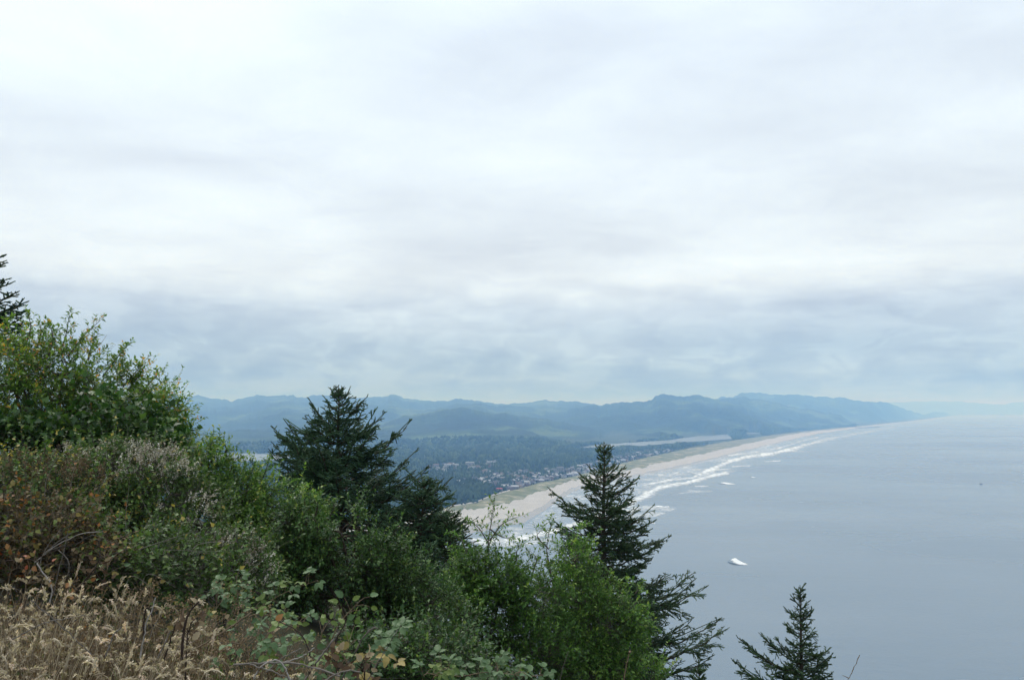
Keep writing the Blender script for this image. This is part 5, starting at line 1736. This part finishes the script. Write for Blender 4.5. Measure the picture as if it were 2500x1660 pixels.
def cane(name, label, pts, Y, leafkeys, n_leaf, size=1.0, rad=0.004, stem='brownstick', fan=3, cat='bramble', group=None, spread=0.05, tilt=0.8, start=0.15):
    """a cane with compound leaves; pts are (column, row[, distance])"""
    p3 = np.array([at(q[0], q[1], q[2] if len(q) > 2 else Y) for q in pts])
    foot = np.array([p3[0][0], p3[0][1], float(gz(p3[0][0], p3[0][1]))])
    if p3[0][2] > foot[2] + 0.05:
        p3 = np.vstack([foot, p3])
    path = spline(p3, 18)
    root = obj(name, None, label=label, cat=cat, group=group, loc=path[0])
    b = Buf()
    v, f = tubes(path[None], np.linspace(rad, rad * 0.4, 18)[None], 6)
    b.add(v, f)
    from mathutils import Matrix, Vector
    todo = []
    for j in range(n_leaf):
        t = start + (1 - start) * (j + RNG.random() * 0.6) / n_leaf
        i = min(t * 17, 16.99); k = int(i)
        p = path[k] + (path[k + 1] - path[k]) * (i - k)
        ax = unit(path[k + 1] - path[k])
        sd_ = rand_unit(1)[0] * np.array([1, 1, 0.4]); sd_ = unit(sd_ - ax * np.dot(sd_, ax))
        pe = p + sd_ * spread * RNG.uniform(0.7, 1.5) + ax * spread * 0.4 + np.array([0, 0, spread * 0.5])
        v, f = tubes(np.array([[p, (p + pe) / 2 + np.array([0, 0, spread * .15]), pe]]), np.array([[.0018, .0014, .001]]), 3)
        b.add(v, f)
        nrm = unit(np.array([0, -0.35, tilt]) + rand_unit(1)[0] * 0.4)
        out_ = unit(sd_ + ax * 0.35)
        out_ = unit(out_ - nrm * np.dot(out_, nrm))
        sv = np.cross(nrm, out_)
        angs = {1: [0], 3: [0, 68, -68], 5: [0, 50, -50, 105, -105]}[fan]
        key = leafkeys[RNG.integers(len(leafkeys))]
        for a in angs:
            a_ = math.radians(a + RNG.normal(0, 8))
            dd = out_ * math.cos(a_) + sv * math.sin(a_) + rand_unit(1)[0] * 0.1
            todo.append((key, pe + dd * 0.006, dd, unit(nrm + rand_unit(1)[0] * 0.22), size * RNG.uniform(0.75, 1.15) * (1.0 if a == 0 else 0.85)))
    obj('stem', b.mesh('stem', M[stem], path[0], True), root)
    for key, p, dd, nn_, sc_ in todo:
        o = obj('leaf', LM[key][RNG.integers(3)], root, loc=p - path[0])
        o.rotation_euler = frame(dd, nn_).to_euler()
        o.scale = (sc_,) * 3
    return root


G_B = 'bramble canes along the foot of the bushes'
cane('bramble_cane', 'arching bramble cane with a pale tip reaching right before the dark bush', [(560, 1530), (640, 1478), (705, 1442), (776, 1416)], 5.6, ['bramble', 'bramble', 'bramble_y'], 15, 0.95, fan=3, group=G_B, start=0.35)
cane('bramble_cane', 'bramble with flat pale leaves below the whitish seed plumes', [(520, 1500), (530, 1465), (548, 1440)], 5.9, ['bramble'], 12, 1.0, fan=3, group=G_B)
cane('bramble_cane', 'upright green bramble shoot left of the arching cane', [(582, 1500), (580, 1450), (576, 1405)], 6.0, ['bramble', 'bramble_y'], 10, 0.95, fan=3, group=G_B)
cane('bramble_cane', 'low bramble under the arching cane', [(600, 1520), (660, 1500), (700, 1490)], 5.4, ['bramble', 'bramble_y'], 12, 0.9, fan=3, group=G_B)
cane('leafy_stalk', 'stalk of large drooping yellow green leaves before the dark bush', [(790, 1650), (800, 1590), (830, 1520), (880, 1465)], 4.4, ['bramble_y', 'bramble_y', 'bramble'], 26, 0.82, 0.006, fan=1, cat='plant', spread=0.06, tilt=0.2)
cane('leafy_stalk', 'short stalk of broad yellow green leaves left of the drooping stalk', [(760, 1640), (775, 1590), (790, 1530)], 4.5, ['bramble_y', 'bramble'], 22, 0.8, 0.005, fan=1, cat='plant', spread=0.06, tilt=0.3)
cane('leafy_stalk', 'broad green leaves between the crossed grey sticks', [(850, 1650), (840, 1600), (855, 1560)], 4.2, ['bramble', 'bramble_y', 'yellow_leaf'], 18, 0.8, 0.005, fan=1, cat='plant', spread=0.06, tilt=0.4)
cane('bramble_cane', 'pale toothed bramble leaves right of the crossed sticks', [(900, 1640), (930, 1590), (990, 1560)], 4.4, ['bramble'], 14, 1.05, fan=5, group=G_B)
cane('bramble_cane', 'small bramble with a yellow leaf at the end of the pale toothed leaves', [(890, 1645), (920, 1620), (960, 1600)], 4.1, ['bramble', 'yellow_leaf'], 9, 1.0, fan=3, group=G_B)
cane('bramble_cane', 'low bramble spray with flat leaves at the bottom edge below the bright shrub', [(1050, 1665), (1130, 1650), (1200, 1640), (1290, 1652)], 5.0, ['bramble'], 20, 0.98, fan=3, group=G_B)
cane('bramble_cane', 'raised three leaf bramble shoot at the bottom edge', [(1215, 1660), (1214, 1635), (1210, 1612)], 5.0, ['bramble'], 5, 0.98, fan=3, group=G_B)
cane('bramble_cane', 'bramble end with three leaves furthest along the bottom edge', [(1250, 1665), (1300, 1650), (1340, 1646)], 5.0, ['bramble'], 7, 0.85, fan=3, group=G_B)
cane('bramble_cane', 'leafy bramble left of the low spray at the bottom edge', [(1030, 1665), (1065, 1645), (1090, 1628)], 4.9, ['bramble', 'bramble_y'], 9, 1.0, fan=3, group=G_B)
for (pts, Y, lab) in [([(640, 1640), (660, 1600), (690, 1570)], 3.9, 'green bramble sprig above the stick pile'), ([(720, 1640), (715, 1600), (735, 1560)], 4.0, 'green bramble sprig behind the bowed dark cane'), ([(560, 1600), (590, 1570), (630, 1550)], 4.3, 'green bramble sprig beside the diagonal stick'),
                      ([(760, 1660), (800, 1640), (850, 1630)], 3.8, 'low green bramble under the pale diagonal stick'), ([(660, 1560), (700, 1530), (745, 1515)], 4.6, 'green bramble sprig below the arching cane')]:
    cane('bramble_cane', lab, pts, Y, ['bramble', 'bramble', 'bramble_y'], 11, 0.8, fan=3, group=G_B, start=0.1)
# autumn leaves in the left thicket
for (pts, Y, keys, n, lab) in [([(20, 1420), (40, 1385), (35, 1350)], 5.8, ['orange_leaf', 'red_leaf', 'yellow_leaf'], 14, 'vine with red and orange leaves at the left edge'),
                               ([(60, 1460), (70, 1420), (100, 1395)], 5.3, ['orange_leaf', 'yellow_leaf', 'tan_leaf', 'red_leaf'], 16, 'orange leafed vine at the top of the dry grass'),
                               ([(120, 1300), (150, 1270), (190, 1255)], 6.0, ['yellow_leaf', 'orange_leaf', 'bramble_y'], 14, 'yellow leafed vine over the grey sticks'),
                               ([(20, 1290), (30, 1250), (45, 1220)], 6.1, ['yellow_leaf', 'orange_leaf', 'bramble_y', 'tan_leaf'], 14, 'yellow and tan leafed vine high at the left edge'),
                               ([(250, 1440), (262, 1385), (250, 1345)], 5.9, ['yellow_leaf', 'bramble_y', 'bramble'], 15, 'yellow green vine beside the dark bent cane'),
                               ([(330, 1500), (338, 1460), (345, 1440)], 5.4, ['yellow_leaf', 'tan_leaf', 'bramble_y'], 9, 'pale yellow leaves in the dark gap behind the grass'),
                               ([(150, 1480), (160, 1450), (185, 1440)], 5.1, ['yellow_leaf', 'orange_leaf', 'tan_leaf'], 9, 'scattered yellow leaves among the grass plumes'),
                               ([(620, 1600), (640, 1575), (650, 1555)], 4.3, ['bramble_y', 'bramble', 'orange_leaf', 'tan_leaf'], 10, 'low green and tan leaves behind the pinkish plumes'),
                               ([(480, 1590), (500, 1560), (520, 1535)], 4.6, ['bramble_y', 'tan_leaf', 'yellow_leaf'], 10, 'yellowish leaves below the diagonal stick'),
                               ([(690, 1570), (700, 1540), (680, 1520)], 4.7, ['bramble', 'bramble_y'], 10, 'green leaves among the faded weeds')]:
    cane('leafy_vine', lab, pts, Y, keys, int(n * 1.5), 0.68, 0.003, fan=1, cat='vine', group='vines with turning leaves', spread=0.09, tilt=0.25, start=0.05)
for (pts, Y, lab) in [([(290, 1480), (235, 1400), (240, 1370), (250, 1390)], 5.7, 'dead bent cane hung with withered brown leaves'), ([(455, 1590), (462, 1540), (470, 1515)], 3.9, 'dead stalk hung with dark brown leaves beside the dark curved stalk'),
                      ([(820, 1665), (830, 1630), (812, 1606)], 3.7, 'stalk with hanging withered leaves at the bottom edge'), ([(890, 1665), (885, 1640), (880, 1620)], 3.6, 'second stalk with hanging withered leaves at the bottom edge')]:
    cane('withered_stalk', lab, pts, Y, ['brown_leaf', 'brown_leaf', 'brown_leaf', 'tan_leaf'], 18, 0.75, 0.004, 'darkcane', 1, 'stalk', 'stalks with withered leaves', 0.03, 0.1, 0.3)

# ------------------------------------------------------------------ dead canes and sticks


def stick(label, pts, Y, r0, r1, mat, name='dead_stick', knob=False, side=()):
    p3 = np.array([at(q[0], q[1], q[2] if len(q) > 2 else Y) for q in pts])
    path = spline(p3, 22)
    path[1:-1] += RNG.normal(0, 0.0016, (20, 3))
    b = Buf()
    rr_ = np.linspace(r0, r1, 22) * 0.72 * (1 + 0.15 * RNG.normal(size=22) * 0.6)
    v, f = tubes(path[None], rr_[None], 7)
    b.add(v, f)
    for sp in side:
        q3 = np.array([at(q[0], q[1], Y) for q in sp])
        v, f = tubes(spline(q3, 8)[None], np.linspace(r1 * 0.9, r1 * 0.4, 8)[None], 5)
        b.add(v, f)
    if knob:
        e = path[-1]
        kn = np.stack([e + np.array([0, 0, -.004]), e, e + np.array([.003, 0, .006]), e + np.array([.008, 0, .010]), e + np.array([.013, 0, .008])])
        v, f = tubes(kn[None], np.array([[r1, r1 * 2.0, r1 * 2.4, r1 * 2.0, r1 * .5]]), 7)
        b.add(v, f)
    obj(name, b.mesh(name, M[mat], path[0], True), label=label, cat='stick', loc=path[0])


stick('short bleached branch curving down into the dry grass', [(90, 1374), (104, 1396), (121, 1420), (127, 1442), (122, 1470)], 5.2, .0055, .006, 'bleached')
stick('bleached stick leaning up to the right in the left tangle', [(72, 1398), (92, 1374), (112, 1348), (142, 1322), (175, 1300)], 5.6, .006, .0035, 'greywood', side=[[(112, 1348), (130, 1340), (160, 1330)]])
stick('long grey stick lying across the top of the left tangle', [(85, 1372), (140, 1330), (200, 1303), (252, 1297)], 5.7, .005, .003, 'bleached')
stick('second grey stick rising beside the bleached one', [(95, 1390), (102, 1360), (118, 1330), (150, 1290)], 5.6, .005, .003, 'greywood')
stick('thin curved grey stick drooping right of the bleached branch', [(155, 1420), (168, 1395), (165, 1365), (142, 1342)], 5.5, .004, .0035, 'greywood')
stick('dark straight twig crossing the bleached sticks', [(10, 1370), (85, 1362), (150, 1338), (200, 1322)], 5.4, .005, .0025, 'darkcane')
stick('dark upright twig through the left tangle', [(130, 1450), (143, 1390), (155, 1350), (165, 1300)], 5.4, .005, .003, 'greybark')
stick('long dark bent cane slanting in the left tangle', [(175, 1460), (205, 1420), (235, 1380), (245, 1350), (240, 1320)], 5.5, .008, .004, 'darkcane')
stick('thin grey brown stick lying across the dry grass', [(30, 1560), (110, 1520), (160, 1510), (210, 1500)], 3.7, .0035, .002, 'greywood')
stick('dark thin stick slanting down to the right through the plumes', [(75, 1465), (140, 1520), (200, 1575), (225, 1600)], 3.8, .0035, .003, 'greybark')
stick('dark hooked stalk bent over behind the grass', [(351, 1560), (352, 1510), (357, 1486), (366, 1486), (371, 1505)], 4.2, .006, .005, 'darkcane')
stick('pale thin stalk standing among the withered weeds', [(342, 1605), (352, 1550), (358, 1520), (372, 1488), (380, 1458)], 3.9, .005, .0035, 'bleached')
stick('thin pale side stalk leaning right of the pale stalk', [(364, 1560), (375, 1530), (388, 1508)], 4.1, .003, .0025, 'greywood')
stick('thick dark curved stalk among the weeds', [(443, 1610), (447, 1560), (453, 1520), (466, 1490), (485, 1470)], 3.8, .010, .005, 'darkcane')
stick('reddish dark thin stalk left of the thick dark one', [(400, 1610), (415, 1565), (425, 1535), (437, 1505)], 4.0, .006, .003, 'darkcane')
stick('dull grey stick leaning at the edge of the plumes', [(385, 1605), (402, 1570), (415, 1540)], 3.7, .005, .0035, 'greywood')
stick('straight brown diagonal stick above the plumes', [(465, 1592), (540, 1545), (615, 1494)], 4.0, .006, .005, 'brownstick')
stick('crooked grey stalk among the plumes', [(255, 1605), (270, 1570), (278, 1548), (297, 1530)], 3.5, .005, .004, 'greywood')
stick('long weathered stick lying flat in the stick pile', [(570, 1622), (660, 1617), (740, 1622), (830, 1650)], 3.5, .006, .005, 'greywood')
stick('pale curved stick arching over the stick pile', [(620, 1655), (640, 1625), (675, 1610), (695, 1630), (710, 1665)], 3.4, .005, .004, 'bleached')
stick('grey stick slanting down across the stick pile', [(610, 1622), (670, 1640), (720, 1662)], 3.4, .0045, .004, 'greywood')
stick('short grey stick rising right from the stick pile', [(650, 1640), (690, 1605), (735, 1583)], 3.6, .005, .003, 'greywood')
stick('thin grey stick parallel above the flat one', [(690, 1618), (740, 1600), (768, 1580)], 3.7, .004, .003, 'bleached')
stick('thick pale diagonal stick at the bottom edge', [(738, 1668), (785, 1600), (832, 1536)], 3.6, .007, .005, 'greywood')
stick('dark bowed cane curving down right of the weeds', [(684, 1518), (728, 1540), (755, 1590), (766, 1665)], 3.9, .003, .005, 'darkcane')
stick('dark stem rising through the yellow green leaves', [(790, 1668), (805, 1610), (822, 1560), (850, 1505)], 4.2, .008, .004, 'darkcane')
stick('grey cane hooked over at its tip right of the yellow green leaves', [(832, 1662), (862, 1600), (890, 1552), (912, 1532), (922, 1535)], 3.8, .006, .004, 'greybark')
stick('straight thin grey stick leaning right before the dark bush', [(893, 1668), (935, 1595), (974, 1532)], 3.7, .0045, .0025, 'greywood')
stick('grey arched stick low at the bottom edge', [(785, 1665), (820, 1645), (850, 1636), (880, 1640)], 3.4, .005, .004, 'greywood')
stick('tan stalk with a knobbed tip rising before the right shrub', [(1522, 1672), (1528, 1630), (1536, 1594)], 5.0, .005, .0035, 'tan' if False else 'brownstick', 'dead_stalk', knob=True)
stick('thin dark stalk before the leafy green shrub', [(1365, 1672), (1374, 1630), (1387, 1590)], 5.0, .003, .0018, 'greybark', 'dead_stalk')
stick('bare forked twig at the bottom edge over open water', [(2060, 1680), (2072, 1655), (2084, 1632), (2099, 1598)], 6.0, .0045, .0035, 'brownstick', 'dead_stalk', side=[[(2072, 1655), (2065, 1651), (2057, 1648)]])
stick('short grey twig beside the small spruce top at the bottom edge', [(1692, 1672), (1700, 1650), (1704, 1622)], 6.0, .003, .002, 'greybark', 'dead_stalk')
